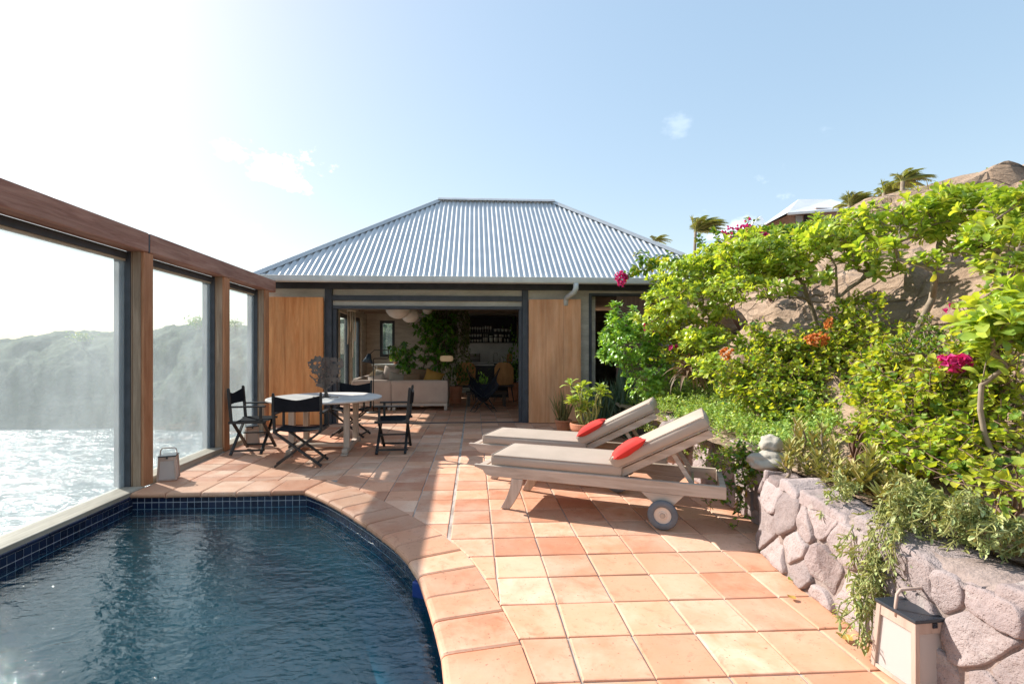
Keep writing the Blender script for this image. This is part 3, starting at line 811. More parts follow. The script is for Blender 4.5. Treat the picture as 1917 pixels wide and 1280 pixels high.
def pillow(m, c, w_, h_, t_, M):
    """a square scatter cushion: thick in the middle, pinched at the corners"""
    n = 15; u = np.linspace(-1, 1, n); A, B = np.meshgrid(u, u, indexing='ij')
    edge = ((1-A**2)*(1-B**2))**.42
    pin = 1-.10*(1-np.abs(A)**2)*np.abs(B)**3; pin2 = 1-.10*(1-np.abs(B)**2)*np.abs(A)**3
    wr = np.array([[mnoise.noise(Vector((a*2.2, b*2.2, c[0]*3))) for b in u] for a in u])*.10
    for sg in (1, -1):
        P = np.stack([A*pin2*w_/2, B*pin*h_/2, sg*t_/2*edge*(1+wr)], -1)
        if sg < 0: P = P[:, ::-1]
        m.grid(P @ np.array(M).T+np.array(c))
    return m

def make_lounger(loc, rz, label):
    t_ = thing('sun_lounger', label, 'sun lounger', loc, rz, 'teak sun loungers on the terrace')
    for y in (0.02, .62):
        m = MB(); pl = [(-.30, .372), (1.80, .372), (1.80, .275), (-.12, .275), (-.17, .282), (-.20, .30), (-.215, .325), (-.30, .352)]
        m.plate([(x, y-.02, z) for x, z in pl], (0, .04, 0)); m.build('side_rail', M_teak, t_, bevel=.005)
        m = MB(); o, i_ = [], []
        for k in range(9):
            q = k/8; x = .115-.115*q**1.6; z = .274*(1-q); w_ = .055-.012*q
            o.append((x+w_, z)); i_.append((x-w_, z))
        pl = o+i_[::-1]; m.plate([(x, y-.021 if y < .3 else y-.018, z) for x, z in pl], (0, .038, 0)); m.build('leg', M_teakz, t_, bevel=.004)
        m = MB(); m.plate([(1.17, y-.018, .274), (1.50, y-.018, .274), (1.42, y-.018, .19), (1.38, y-.018, .085), (1.30, y-.018, .085), (1.27, y-.018, .19)], (0, .036, 0)); m.build('wheel_bracket', M_teak, t_, bevel=.004)
    m = MB()
    for k in range(15): m.span(-.27+k*.085, -.205+k*.085, .041, .599, .345, .365)
    m.build('seat_slats', M_teak, t_, bevel=.002)
    m = MB(); m.span(1.755, 1.80-.001, .041, .599, .28, .368)
    m.build('end_rail', M_teak, t_, bevel=.004)
    ang = R(28.5); px, pz = 1.0, .375
    Mx = Matrix.Rotation(-ang, 3, 'Y')
    q = lambda a, y, b: tuple(Vector((px, y, pz))+Mx @ Vector((a, 0, b)))
    m = MB()
    for y in (.075, .565): m.bar(q(0, y, .012), q(.80, y, .012), .032, .055, up=(0, 1, 0)) if False else m.bar(q(0, y, .012), q(.80, y, .012), .032, .06)
    for k in range(8): m.bar(q(.06+k*.1, .09, .045), q(.06+k*.1, .55, .045), .06, .016, up=tuple(Mx @ Vector((0, 0, 1))))
    m.build('backrest_frame', M_teak, t_, bevel=.003)
    for y in (.11, .53):
        m = MB(); m.bar(q(.46, y, -.015), (1.56, y, .345), .03, .036); m.build('prop_strut', M_teak, t_, bevel=.003)
    m = MB(); m.tube([(1.56, .04, .335), (1.56, .60, .335)], .014, 8); m.build('cross_bar', M_metal, t_)
    m = MB(); puff(m, (.435, .32, .418), (1.17, .60, .10), e=.028, bulge=.010); sc1 = m.build('seat_cushion', M_cush, t_, smooth=True)
    m = MB()
    for z in (.464, .372): m.tube([(-.145+.005, .025, z), (1.012, .025, z), (1.012, .615, z), (-.14, .615, z), (-.14, .03, z)], .0045, 6)
    m.build('piping', M_cush, sc1)
    cm = Matrix.Rotation(-ang, 3, 'Y'); cc = Vector((px, .32, pz))+Mx @ Vector((.40, 0, .108)); m = MB(); puff(m, cc, (.84, .60, .10), cm, e=.028, bulge=.010)
    sc2 = m.build('back_cushion', M_cush, t_, smooth=True)
    m = MB()
    for b_ in (-.047, .047): m.tube([tuple(cc+cm @ Vector(p)) for p in ((-.413, -.295, b_), (.413, -.295, b_), (.413, .295, b_), (-.413, .295, b_), (-.413, -.29, b_))], .0045, 6)
    m.build('piping', M_cush, sc2)
    for y, sg in ((-.028, -1), (.668, 1)):
        m = MB(); Mr = Matrix.Rotation(R(90), 3, 'X')
        m.lathe([(.066, -.02), (.085, -.022), (.108, -.02), (.115, -.010), (.115, .010), (.108, .02), (.085, .022), (.066, .02), (.066, -.02)], 36, (1.34, y, .115), Mr, caps=False)
        wh = m.build('wheel', M_rubber, t_, smooth=True)
        m = MB(); m.lathe([(.0001, -.016), (.030, -.018), (.034, -.012), (.068, -.012), (.068, .012), (.034, .012), (.030, .018), (.0001, .016)], 28, (1.34, y, .115), Mr); m.build('wheel_disc', M_hubw, wh, smooth=False)
        m = MB(); m.lathe([(.0001, -.022), (.018, -.022), (.022, -.017), (.022, .017), (.018, .022), (.0001, .022)], 14, (1.34, y, .115), Mr); m.build('axle_cap', M_metal, wh)
    m = MB(); m.tube([(1.34, -.01, .115), (1.34, .65, .115)], .012, 8); m.build('axle', M_metal, t_)
    return t_
LA = R(-24.3)
l1 = make_lounger((.275, 4.33, .006), LA, 'weathered teak sun lounger nearer the camera, with taupe cushions beside the stone wall')
l2 = dup(l1, (.215, 5.34, .006), LA, 'weathered teak sun lounger partly behind the nearer one, close to the big potted plant')
def on(l, p): return l.matrix_basis @ Vector(p)
bpy.context.view_layer.update()
for l, p, tilt, spin, lb in ((l1, (1.06, .09, .600), 34, 14, 'coral red cushion lying at the fold of the nearer lounger'), (l2, (1.055, .12, .605), 31, 3, 'coral red cushion leaning against the back of the farther lounger')):
    Mp = Matrix.Rotation(LA, 3, 'Z') @ Matrix.Rotation(R(-tilt), 3, 'Y') @ Matrix.Rotation(R(spin), 3, 'Z')
    m = MB(); pillow(m, on(l, p), .31, .33, .105, Mp); tag(m.build('cushion', M_red, smooth=True), lb, 'cushion', 'red lounger cushions')

# round teak table
t_ = thing('garden_table', 'round weathered teak dining table on four square legs and low base rails', 'table', (-2.13, 7.13, .006), R(4))
m = MB(); m.lathe([(.0001, .705), (.765, .705), (.785, .712), (.79, .724), (.785, .736), (.77, .741), (.0001, .741)], 64); m.build('table_top', M_teaktop, t_, smooth=False, bevel=0)
for sx in (-1, 1):
    for sy in (-1, 1):
        m = MB(); m.box((sx*.36, sy*.36, .38), (.078, .078, .60)); m.build('leg', M_teakz, t_, bevel=.008)
    m = MB(); m.span(sx*.36-.04, sx*.36+.04, -.52, .52, .022, .082); m.build('base_rail', M_teak, t_, bevel=.01)
    for sy in (-1, 1): m = MB(); m.span(sx*.36-.045, sx*.36+.045, sy*.52-.05, sy*.52+.05, .0, .0215); m.build('foot', M_teak, t_, bevel=.004)
m = MB(); m.span(-.319, .319, -.05, .05, .03, .075); m.build('stretcher', M_teak, t_, bevel=.006)
for sy in (-1, 1): m = MB(); m.span(-.40, .40, sy*.36-.03, sy*.36+.03, .6805, .7045); m.build('apron', M_teak, t_, bevel=.004)

# the iron tree on the table: two crossed sheets cut to a leafy crown
sc = thing('tree_sculpture', 'rusty iron tree cut from two crossed sheets standing on the table', 'sculpture', (-2.10, 7.02, .7475), R(9))
def treesheet(rot, seed, half):
    N = 64; H = .60; W_ = .58; cs = W_/N; m = MB(); r_ = random.Random(seed)
    cl = [(r_.uniform(-.20, .20), .36+r_.uniform(-.13, .16), r_.uniform(.05, .095)) for _ in range(26)]
    cl = [c for c in cl if math.hypot(c[0]/1.15, c[1]-.365) < .21]+[(0, .36, .08)]
    hole = [(r_.uniform(-.24, .24), r_.uniform(.18, .56), r_.uniform(.010, .026)) for _ in range(58)]
    br = [((0, .1), (a*.23, .36+b*.17)) for a, b in ((-1, -.3), (-.8, .5), (-.3, 1), (.3, 1), (.8, .5), (1, -.3), (-.6, .1), (.6, .1))]
    def seg(p, a, b):
        dx, dz = b[0]-a[0], b[1]-a[1]; q = max(0, min(1, ((p[0]-a[0])*dx+(p[1]-a[1])*dz)/(dx*dx+dz*dz))); return math.hypot(p[0]-a[0]-dx*q, p[1]-a[1]-dz*q)
    fil = np.zeros((N, N), bool)
    for i in range(N):
        for j in range(N):
            x = (i+.5)*cs-W_/2; z = (j+.5)*H/N
            wob = fbm(x*22, z*22, seed, 3)*.022
            f = any(math.hypot(x-a, z-b) < c+wob for a, b, c in cl) and not any(math.hypot(x-a, (z-b)*1.3) < c+wob*.5 for a, b, c in hole)
            f = f or any(seg((x, z), a, b) < .007 for a, b in br)
            tw = .018+.045*max(0, 1-z/.09)**2
            f = f or (z < .26 and abs(x-.012*math.sin(z*14)) < tw)
            f = f or (z < .010 and abs(x) < .19)
            if half and x < 0.006: f = False
            fil[i, j] = f
    th = .007; c, s = math.cos(rot), math.sin(rot)
    def P(i, j, o): x = i*cs-W_/2; return (x*c-o*s, x*s+o*c, j*H/N)
    idx = {}; V = []; F = []
    def vid(i, j, o):
        k = (i, j, o)
        if k not in idx: idx[k] = len(V); V.append(P(i, j, (o-.5)*th))
        return idx[k]
    for i in range(N):
        for j in range(N):
            if not fil[i, j]: continue
            F.append((vid(i, j, 0), vid(i+1, j, 0), vid(i+1, j+1, 0), vid(i, j+1, 0))); F.append((vid(i, j, 1), vid(i, j+1, 1), vid(i+1, j+1, 1), vid(i+1, j, 1)))
            for di, dj, e in ((-1, 0, ((0, 0), (0, 1))), (1, 0, ((1, 1), (1, 0))), (0, -1, ((1, 0), (0, 0))), (0, 1, ((0, 1), (1, 1)))):
                a, b = i+di, j+dj
                if not (0 <= a < N and 0 <= b < N and fil[a, b]):
                    (x0, y0), (x1, y1) = e; F.append((vid(i+x0, j+y0, 0), vid(i+x1, j+y1, 0), vid(i+x1, j+y1, 1), vid(i+x0, j+y0, 1)))
    m.add(V, F); return m
treesheet(R(-18), 3, False).build('crown_sheet', M_rust, sc); treesheet(R(-105), 9, False).build('crown_sheet', M_rust, sc)

# director's chairs
def make_chair(loc, rz, label):
    t_ = thing('director_chair', label, 'chair', loc, rz, "black director's chairs round the table")
    W_ = .275
    for y in (-.19, .19):
        for sg in (1, -1):
            o = .016*sg
            m = MB(); m.bar((-W_*sg, y+o, .012), (W_*sg*.93, y+o, .425), .026, .036, up=(0, 1, 0)); m.build('leg', M_blackw, t_, bevel=.003)
    for sg in (1, -1):
        m = MB(); m.bar((sg*.235, -.21, .058), (sg*.235, .21, .058), .02, .026); m.build('stretcher', M_blackw, t_, bevel=.003)
        m = MB(); m.bar((sg*.262, -.235, .440), (sg*.262, .235, .440), .034, .034); m.build('seat_rail', M_blackw, t_, bevel=.004)
        m = MB(); m.bar((sg*.268, -.20, .457), (sg*.272, -.235, .885), .028, .036, up=(0, 1, 0)); m.box((sg*.272, -.236, .893), (.022, .03, .02)); m.build('back_post', M_blackw, t_, bevel=.003)
        m = MB(); m.bar((sg*.268, .17, .457), (sg*.268, .17, .640), .026, .034, up=(0, 1, 0)); m.build('arm_post', M_blackw, t_, bevel=.003)
        m = MB(); m.span(sg*.272-.028, sg*.272+.028, -.20, .235, .641, .662); m.build('armrest', M_blackw, t_, bevel=.006)
    m = MB(); m.tube([(-.26, -.02, .262), (.26, -.02, .262)], .009, 6) if False else m.bar((-.11, -.175, .245), (-.11, .175, .245), .018, .02); m.build('brace', M_blackw, t_)
    n = 12; P = np.zeros((7, n+1, 3)); Q = P.copy()
    for i in range(7):
        for j in range(n+1):
            x = -.25+.5*j/n; k = 1-(x/.25)**2
            P[i, j] = (x, -.21+.42*i/6, .462-.028*k); Q[i, j] = P[i, j]+np.array((0, 0, -.006))
    m = MB(); m.grid(P); m.grid(Q[:, ::-1]); m.build('seat', M_blackc, t_, smooth=True)
    P = np.zeros((7, n+1, 3)); Q = P.copy()
    for i in range(7):
        for j in range(n+1):
            x = -.285+.57*j/n; k = 1-abs(x/.285)**1.3; q = i/6
            P[i, j] = (x, -.222-.02*q-.045*k*(1-.2*q), .675+q*(.195-.055*k)); Q[i, j] = P[i, j]+np.array((0, .007, 0))
    m = MB(); m.grid(P); m.grid(Q[:, ::-1]); m.build('back_canvas', M_blackc, t_, smooth=True)
    return t_
ch = make_chair((-2.13, 6.17, .006), R(5), "black director's chair with its back to the camera, in front of the table")
dup(ch, (-3.07, 6.98, .006), R(-84), "black director's chair at the table's end beside the glass screen")
dup(ch, (-1.12, 6.92, .006), R(93), "black director's chair at the table's end nearest the open doorway and loungers")
dup(ch, (-2.02, 8.12, .006), R(176), "black director's chair on the far side of the table, facing the camera")

# solar lanterns
M_lframe = wood('lantern_frame_wood', (.40, .29, .235), (.52, .40, .33), 2, 2, .6, .15, .05)
M_opal = None
t = NT('opal_panel'); tr = t.n('ShaderNodeBsdfTranslucent'); tr.inputs[0].default_value = (.74, .70, .67, 1); mx = t.n('ShaderNodeMixShader'); mx.inputs[0].default_value = .45
t.l(t.pbr((.72, .67, .64), .45), mx.inputs[1]); t.l(tr.outputs[0], mx.inputs[2]); M_opal = t.done(mx.outputs[0])
M_solar = surf('solar_panel', (.018, .024, .034), (.03, .038, .05), 4, rough=.3, bump=.02)
def make_lantern(loc, rz, s, label):
    t_ = thing('lantern', label, 'lantern', loc, rz, 'wooden solar lanterns on the terrace')
    a, b, H = .112*s, .095*s, .30*s
    def P(sx, sy, q, ins=0): r_ = a+(b-a)*q-ins; return (sx*r_, sy*r_, .004+q*H)
    for sx in (1, -1):
        for sy in (1, -1):
            m = MB(); m.bar(P(sx, sy, 0, .011*s), P(sx, sy, 1, .011*s), .022*s, .022*s); m.build('corner_post', M_lframe, t_, bevel=.002)
    for q0, q1, rn in ((.0, .055, 'base_rail'), (.84, 1.0, 'top_rail')):
        m = MB()
        for k in range(4):
            Mz = Matrix.Rotation(k*math.pi/2, 3, 'Z'); v = []
            for q in (q0, q1):
                r_ = a+(b-a)*q
                for x, y in ((-r_+.02*s, -r_+.003*s), (r_-.02*s, -r_+.003*s), (r_-.02*s, -r_+.020*s), (-r_+.02*s, -r_+.020*s)): v.append(tuple(Mz @ Vector((x, y, .004+q*H))))
            m.add(v, [(3, 2, 1, 0), (4, 5, 6, 7), (0, 1, 5, 4), (1, 2, 6, 5), (2, 3, 7, 6), (3, 0, 4, 7)])
        m.build(rn, M_lframe, t_)
    m = MB()
    for k in range(4):
        Mz = Matrix.Rotation(k*math.pi/2, 3, 'Z'); r0 = a+(b-a)*.055; r1 = a+(b-a)*.84
        m.plate([tuple(Mz @ Vector(p)) for p in ((-r0+.021*s, -r0+.012*s, .004+.055*H), (r0-.021*s, -r0+.012*s, .004+.055*H), (r1-.021*s, -r1+.012*s, .004+.84*H), (-r1+.021*s, -r1+.012*s, .004+.84*H))], tuple(Mz @ Vector((0, .004, 0))))
    m.build('panel', M_opal, t_)
    m = MB(); m.box((0, 0, .004+H+.008*s), (b*2.12, b*2.12, .016*s)); m.build('solar_top', M_solar, t_, bevel=.003)
    m = MB(); m.box((0, -b-.001, .004+H*.955), (.022*s, .004, .022*s)); m.build('switch', M_solar, t_)
    m = MB(); m.tube([(-b*.95, 0, .95*H), (-b*.98, 0, H+.03*s), (-b*.9, 0, H+.085*s), (-b*.72, 0, H+.105*s), (b*.72, 0, H+.105*s), (b*.9, 0, H+.085*s), (b*.98, 0, H+.03*s), (b*.95, 0, .95*H)], .0065*s, 8); m.build('handle', M_lframe, t_, smooth=True)
    return t_
ln = make_lantern((1.90, 2.0, .004), R(4), .95, 'tapered wooden solar lantern with bail handle at the foot of the stone wall')
l2_ = make_lantern((-3.345, 5.53, .006), R(20), .84, 'tapered wooden solar lantern at the pool corner beside the first glass panel post')
make_lantern((-3.33, 7.5, .006), R(30), .88, "tapered wooden solar lantern by the glass, half hidden behind a director's chair")

# ------------------------------------------------------------------ planter wall of fieldstone
t = NT('mauve_fieldstone'); v = t.coord(); isl = t.island()
a = t.noise(v, 3.2, 7, .68, .4); b = t.noise(v, 22, 6, .72); vo = t.n('ShaderNodeTexVoronoi'); vo.inputs['Scale'].default_value = 75; t.l(v, vo.inputs['Vector'])
col = t.mix(t.ramp(a, .32, .68), (.235, .18, .175), (.42, .335, .315)); col = t.mix(t.ramp(isl, 0, 1, 0, .55), col, (.42, .36, .35))
col = t.mix(t.ramp(b, .55, .78, 0, .6), col, (.16, .12, .11)); col = t.mix(t.ramp(vo.outputs['Distance'], .0, .28, .22, 0), col, (.13, .10, .09))
li = t.noise(v, 7, 5, .7, .5); col = t.mix(t.ramp(li, .60, .72, 0, .45), col, (.48, .45, .40))
col = t.hsv(col, val=t.ramp(t.math('FRACT', t.math('MULTIPLY', isl, 9.1)), 0, 1, .8, 1.18))
M_stone = t.done(t.pbr(col, .94, 0, .2, t.bump(t.math('ADD', t.math('ADD', a, t.math('MULTIPLY', b, .6)), t.ramp(vo.outputs['Distance'], 0, .3, -.12, 0)), 1., .03)))
M_mort = surf('rough_mortar', (.22, .165, .145), (.35, .275, .245), 8, rough=.95, bump=.9, bdist=.012, bscale=50, fine=.15)
M_palestone = surf('pale_round_stone', (.36, .325, .27), (.52, .47, .395), 4, rough=.9, bump=.5, bdist=.008, fine=.12)
wall_path = [(2.10, -1.2), (2.02, -.2), (1.97, .8), (1.925, 1.7), (1.93, 2.2), (1.945, 2.5), (1.965, 2.93), (2.04, 3.38), (2.12, 3.46), (2.28, 3.60), (2.33, 4.2), (2.40, 5.0), (2.42, 5.8), (2.5, 6.6), (2.7, 7.4)]
wp = spline(wall_path, 5); wl = [0]
for i in range(1, len(wp)): wl.append(wl[-1]+np.linalg.norm(wp[i]-wp[i-1]))
wl = np.array(wl); wa = np.array(wp)
def wall_pt(s, z, out):
    """a point of the wall face: s along it, z up, out from the face"""
    p = np.array((np.interp(s, wl, wa[:, 0]), np.interp(s, wl, wa[:, 1])))
    q = np.array((np.interp(s+.04, wl, wa[:, 0]), np.interp(s+.04, wl, wa[:, 1]))); q0 = np.array((np.interp(s-.04, wl, wa[:, 0]), np.interp(s-.04, wl, wa[:, 1])))
    d = (q-q0)/np.linalg.norm(q-q0); nrm = np.array((-d[1], d[0]))
    b = z*.10
    p = p+nrm*(out-b)
    return (p[0], p[1], z)
def voronoi_cells(w_, h_, nx, nz, seed, rand=.8, drop=.2):
    r_ = np.random.default_rng(seed); S = []
    for i in range(nx):
        for j in range(nz): S.append(((i+.5+r_.uniform(-.5, .5)*rand+(j % 2)*.4)*w_/nx, (j+.5+r_.uniform(-.5, .5)*rand*1.1)*h_/nz))
    S = [p for p in S if r_.uniform() > drop]
    cells = []
    for i, p in enumerate(S):
        poly = [(0, 0), (w_, 0), (w_, h_), (0, h_)]
        for j, q in enumerate(S):
            if i == j or (abs(p[0]-q[0]) > 1.5): continue
            mid = ((p[0]+q[0])/2, (p[1]+q[1])/2); n_ = (p[0]-q[0], p[1]-q[1]); poly = clip_half(poly, mid, n_)
            if len(poly) < 3: break
        if len(poly) >= 3: cells.append(poly)
    return cells
def stone(m, poly, mapf, gap=.012, depth=.05, seed=0):
    """one rounded stone from a flat cell outline"""
    pts = []
    n = len(poly); cx = sum(p[0] for p in poly)/n; cy = sum(p[1] for p in poly)/n
    for i in range(n):
        a, b = poly[i], poly[(i+1) % n]; L = math.hypot(b[0]-a[0], b[1]-a[1]); k = max(1, int(L/.026))
        for q in range(k): pts.append((a[0]+(b[0]-a[0])*q/k, a[1]+(b[1]-a[1])*q/k))
    # soften the corners
    for _ in range(1): pts = [((pts[i-1][0]+2*pts[i][0]+pts[(i+1) % len(pts)][0])/4, (pts[i-1][1]+2*pts[i][1]+pts[(i+1) % len(pts)][1])/4) for i in range(len(pts))]
    rr = max(.05, math.sqrt(abs(area(poly))/math.pi)); n = len(pts)
    rings = []; dd = depth*random.uniform(.7, 1.5); tx, ty = random.uniform(-.14, .14), random.uniform(-.14, .14)
    for ins, d in ((.0, -.03), (.0, .0), (.03, dd*.7), (.085, dd*.97), (.25, dd*1.02), (.6, dd)):
        row = []
        for x, y in pts:
            f = (1-gap/rr)*(1-ins)
            px, py = cx+(x-cx)*f, cy+(y-cy)*f
            nn = fbm(px*9, py*9, seed, 4)*.013+fbm(px*3, py*3, seed+5, 2)*.010
            row.append(mapf(px+nn*.8, py-nn*.6, d+(nn if d > 0 else 0)+((px-cx)*tx+(py-cy)*ty if d > .01 else 0)))
        rings.append(row)
    v = [p for r_ in rings for p in r_]+[mapf(cx, cy, dd*1.05+fbm(cx*5, cy*5, seed)*.012)]
    f = [(r_*n+i, r_*n+(i+1) % n, (r_+1)*n+(i+1) % n, (r_+1)*n+i) for r_ in range(len(rings)-1) for i in range(n)]
    last = (len(rings)-1)*n; f += [(last+i, last+(i+1) % n, len(v)-1) for i in range(n)]
    m.add(v, f)
sw = thing('retaining_wall', 'low planter wall of mauve fieldstones along the right of the terrace', 'stone wall')
LW = wl[-1]; m = MB(); WH = .50
for k, poly in enumerate(voronoi_cells(LW, WH, int(LW/.23), 3, 5, 1.0, .16)): stone(m, poly, lambda s, z, o: wall_pt(s, z, o), .004, .020, k)
m.build('stones', M_stone, sw, smooth=True)
m = MB()
for k, poly in enumerate(voronoi_cells(LW, .26, int(LW/.27), 1, 8, .8)):
    stone(m, poly, lambda s, q, o: (lambda p: (p[0], p[1], WH+.005+o*.9+fbm(s*2.2, 3.)*.06))(wall_pt(s, WH, -q+.02)), .012, .045, k+50)
m.build('cap_stones', M_stone, sw, smooth=True)
m = MB(); ss = np.linspace(0, LW, 260); G_ = []
for z, o in ((-.03, .02), (0, .008), (.012, .0), (.15, .004), (.3, .002), (.46, .004), (WH, -.005), (WH+.022, -.03), (WH+.03, -.15), (WH+.02, -.34), (-.03, -.36)):
    G_.append([wall_pt(s, min(z, WH+.05), o+fbm(s*6, z*6, 2, 3)*.012) for s in ss])
m.grid(np.array(G_)[:, ::-1]); m.build('mortar', M_mort, sw, smooth=True)
def boulder(name, c, r_, label, mat, seed, grp=None):
    m = MB(); n, k = 26, 18; P = np.zeros((k+1, n+1, 3))
    for i in range(k+1):
        for j in range(n+1):
            ph = -math.pi/2+math.pi*i/k; th = 2*math.pi*(j % n)/n
            d = Vector((math.cos(ph)*math.cos(th), math.cos(ph)*math.sin(th), math.sin(ph)))
            f = 1+fbm(d.x*1.3+seed, d.y*1.3, d.z*1.3, 4)*.30+fbm(d.x*5+seed, d.y*5, d.z*5, 3)*.05
            P[i, j] = (d.x*r_[0]*f, d.y*r_[1]*f, d.z*r_[2]*f)
    m.grid(P); return tag(m.build(name, mat, smooth=True, loc=c), label, 'rock', grp)
q = at(1440, 862, 3.66); boulder('boulder', q, (.17, .12, .075), 'pale flat stone lying on the corner of the planter wall', M_palestone, 1)
q = at(1443, 832, 3.70); boulder('boulder', q, (.085, .08, .07), 'pale round stone balanced on the flat stone at the wall corner', M_palestone, 4)
q = at(1330, 612, 8.1); boulder('boulder', q, (.50, .5, .42), 'brown sandstone boulder rising behind the bushes before the house', M_rock, 9)
q = at(1225, 705, 7.3); boulder('boulder', q, (.22, .18, .14), 'grey stone beside the withered aloe', M_palestone, 12)
q = at(1268, 825, 5.55); boulder('boulder', q, (.24, .2, .26), 'brown stone behind the backrests of the loungers', M_stone, 15)
q = at(1730, 728, 4.0); boulder('boulder', q, (.30, .22, .05), 'thin brown rock slab on the bank under the flowering branches', M_rock, 18)
# ------------------------------------------------------------------ inside the living room
M_linen = surf('rose_grey_linen', (.44, .335, .28), (.53, .42, .355), 3, rough=.9, bump=.4, bscale=120, bdist=.002, spec=.15)
M_brown = surf('brown_cushion', (.20, .12, .07), (.27, .17, .10), 4, rough=.9, bump=.3, bscale=90, spec=.15)
M_ochre = surf('ochre_cushion', (.34, .17, .035), (.42, .23, .06), 4, rough=.9, bump=.3, bscale=90, spec=.15)
M_taupe = surf('taupe_cushion', (.28, .23, .18), (.37, .31, .25), 4, rough=.9, bump=.3, bscale=90, spec=.15)
M_honey = wood('honey_plywood', (.46, .21, .075), (.58, .31, .13), 2, 1.6, .4, .1, .06)
M_darkw = wood('dark_bench_wood', (.05, .035, .028), (.10, .07, .055), 0, 2, .5, .2)
M_paper = surf('white_paper_shade', (.74, .73, .70), (.82, .81, .78), 5, rough=.9, bump=.1)
M_marble = surf('pale_marble', (.42, .41, .41), (.60, .59, .58), 2.5, rough=.35, bump=.03)
M_blackk = surf('black_kitchen_board', (.010, .010, .012), (.022, .022, .025), 4, rough=.5, bump=.05)
M_china = surf('white_china', (.62, .60, .56), (.72, .70, .66), 8, rough=.3, bump=0)
M_terrac = surf('clay_pot', (.44, .155, .075), (.58, .26, .15), 3.5, (1, 1, 2), rough=.85, bump=.3, fine=.08)
M_wicker = surf('pale_wicker', (.50, .34, .19), (.66, .48, .30), 30, (1, 1, 6), rough=.7, bump=.6)
sf = thing('sofa', 'rose grey linen corner sofa with its back to the open doorway', 'sofa', (0, 0, .006))
def sofa_unit(x0, x1, yb):
    m = MB(); puff(m, ((x0+x1)/2, yb+.07, .435), (x1-x0, .14, .53), e=.03, bulge=.008); m.build('backrest', M_linen, sf, smooth=True)
    m = MB(); puff(m, ((x0+x1)/2, yb+.53, .33), (x1-x0-.01, .78, .24), e=.03, bulge=.01); m.build('seat', M_linen, sf, smooth=True)
    m = MB(); m.span(x0+.01, x1-.01, yb+.02, yb+.92, .10, .168); m.build('base_rail', M_teak, sf, bevel=.004)
    for x in (x0+.05, x1-.05):
        for y in (yb+.06, yb+.86): m = MB(); m.box((x, y, .05), (.07, .07, .099)); m.build('leg', M_teakz, sf)
sofa_unit(-1.925, -.615, 11.48); sofa_unit(-2.86, -1.945, 11.56)
m = MB(); puff(m, (-.68, 12.0, .43), (.13, .88, .50), e=.03, bulge=.008); m.build('armrest', M_linen, sf, smooth=True)
m = MB(); puff(m, (-2.79, 12.55, .46), (.14, 1.8, .56), e=.04, bulge=.008); m.build('armrest', M_linen, sf, smooth=True)
for u, v_, w_, mt, tl, lb in ((743, 708, .44, M_taupe, 10, 'taupe cushion at the left end of the right hand sofa back'), (770, 709, .50, M_brown, -6, 'sand brown cushion in the middle of the sofa back'), (811, 704, .46, M_ochre, 18, 'ochre cushion tilted at the right end of the sofa'), (786, 700, .48, M_brown, 4, 'dark brown cushion behind the sand brown one on the sofa'),
                            (705, 712, .42, M_linen, -12, 'rose grey cushion slumped on the left sofa section'), (717, 703, .44, M_taupe, 8, 'plump taupe cushion on the left sofa section'), (731, 697, .40, M_linen, 14, 'plump pale cushion at the back of the left sofa section')):
    q = at(u, v_, 11.95 if v_ > 703 else 12.3); m = MB(); pillow(m, (q.x, q.y, q.z-.05), w_, .40, .22, Matrix.Rotation(R(tl), 3, 'Y') @ Matrix.Rotation(R(68), 3, 'X')); tag(m.build('cushion', mt, smooth=True), lb, 'cushion', 'cushions on the sofa')
# floor lamp
lp = thing('floor_lamp', 'thin black floor lamp with jointed arm behind the sofa', 'lamp', (-2.27, 11.15, .006))
m = MB(); m.lathe([(.0001, 0), (.16, 0), (.16, .012), (.15, .02), (.0001, .02)], 24); m.build('base', M_blackw, lp)
m = MB(); m.tube([(0, 0, .02), (0, 0, 1.19), (.01, 0, 1.215), (.04, 0, 1.22), (.31, 0, 1.22), (.335, 0, 1.235), (.34, 0, 1.26), (.34, 0, 1.37), (.335, 0, 1.40), (.31, 0, 1.41), (.02, 0, 1.41), (-.10, 0, 1.30)], .011, 8); m.build('stem', M_blackw, lp, smooth=True)
m = MB(); m.lathe([(.03, .14), (.045, .12), (.065, .05), (.125, -.06), (.12, -.06), (.06, .045), (.04, .11), (.02, .135)], 20, (-.12, 0, 1.19), Matrix.Rotation(R(12), 3, 'Y')); m.build('lamp_shade', surf('blue_black_enamel', (.015, .03, .05), (.025, .045, .07), 4, rough=.35, bump=0), lp, smooth=True)
# paper pendants
for u, v_, r_, Y, lb in ((745, 577, .28, 11.2, 'large white paper pendant shade hanging nearest the left of the room'), (768, 590, .21, 11.6, 'white paper pendant shade hanging lower, against the leaves'), (800, 581, .12, 12.6, 'white paper pendant shade half hidden by the tall plant')):
    q = at(u, v_, Y); p = thing('pendant_lamp', lb, 'pendant lamp', (q.x, q.y, q.z), 0, 'white paper pendants')
    m = MB(); prof = []
    for k in range(17):
        ph = -math.pi/2+math.pi*k/16; prof.append((max(.0001, r_*math.cos(ph)*(1+.02*math.cos(k*math.pi))), r_*.86*math.sin(ph)))
    m.lathe(prof, 28); m.build('lamp_shade', M_paper, p, smooth=True)
    m = MB(); m.tube([(0, 0, r_*.8), (0, 0, 2.7-q.z)], .006, 6); m.build('cord', M_blackw, p)
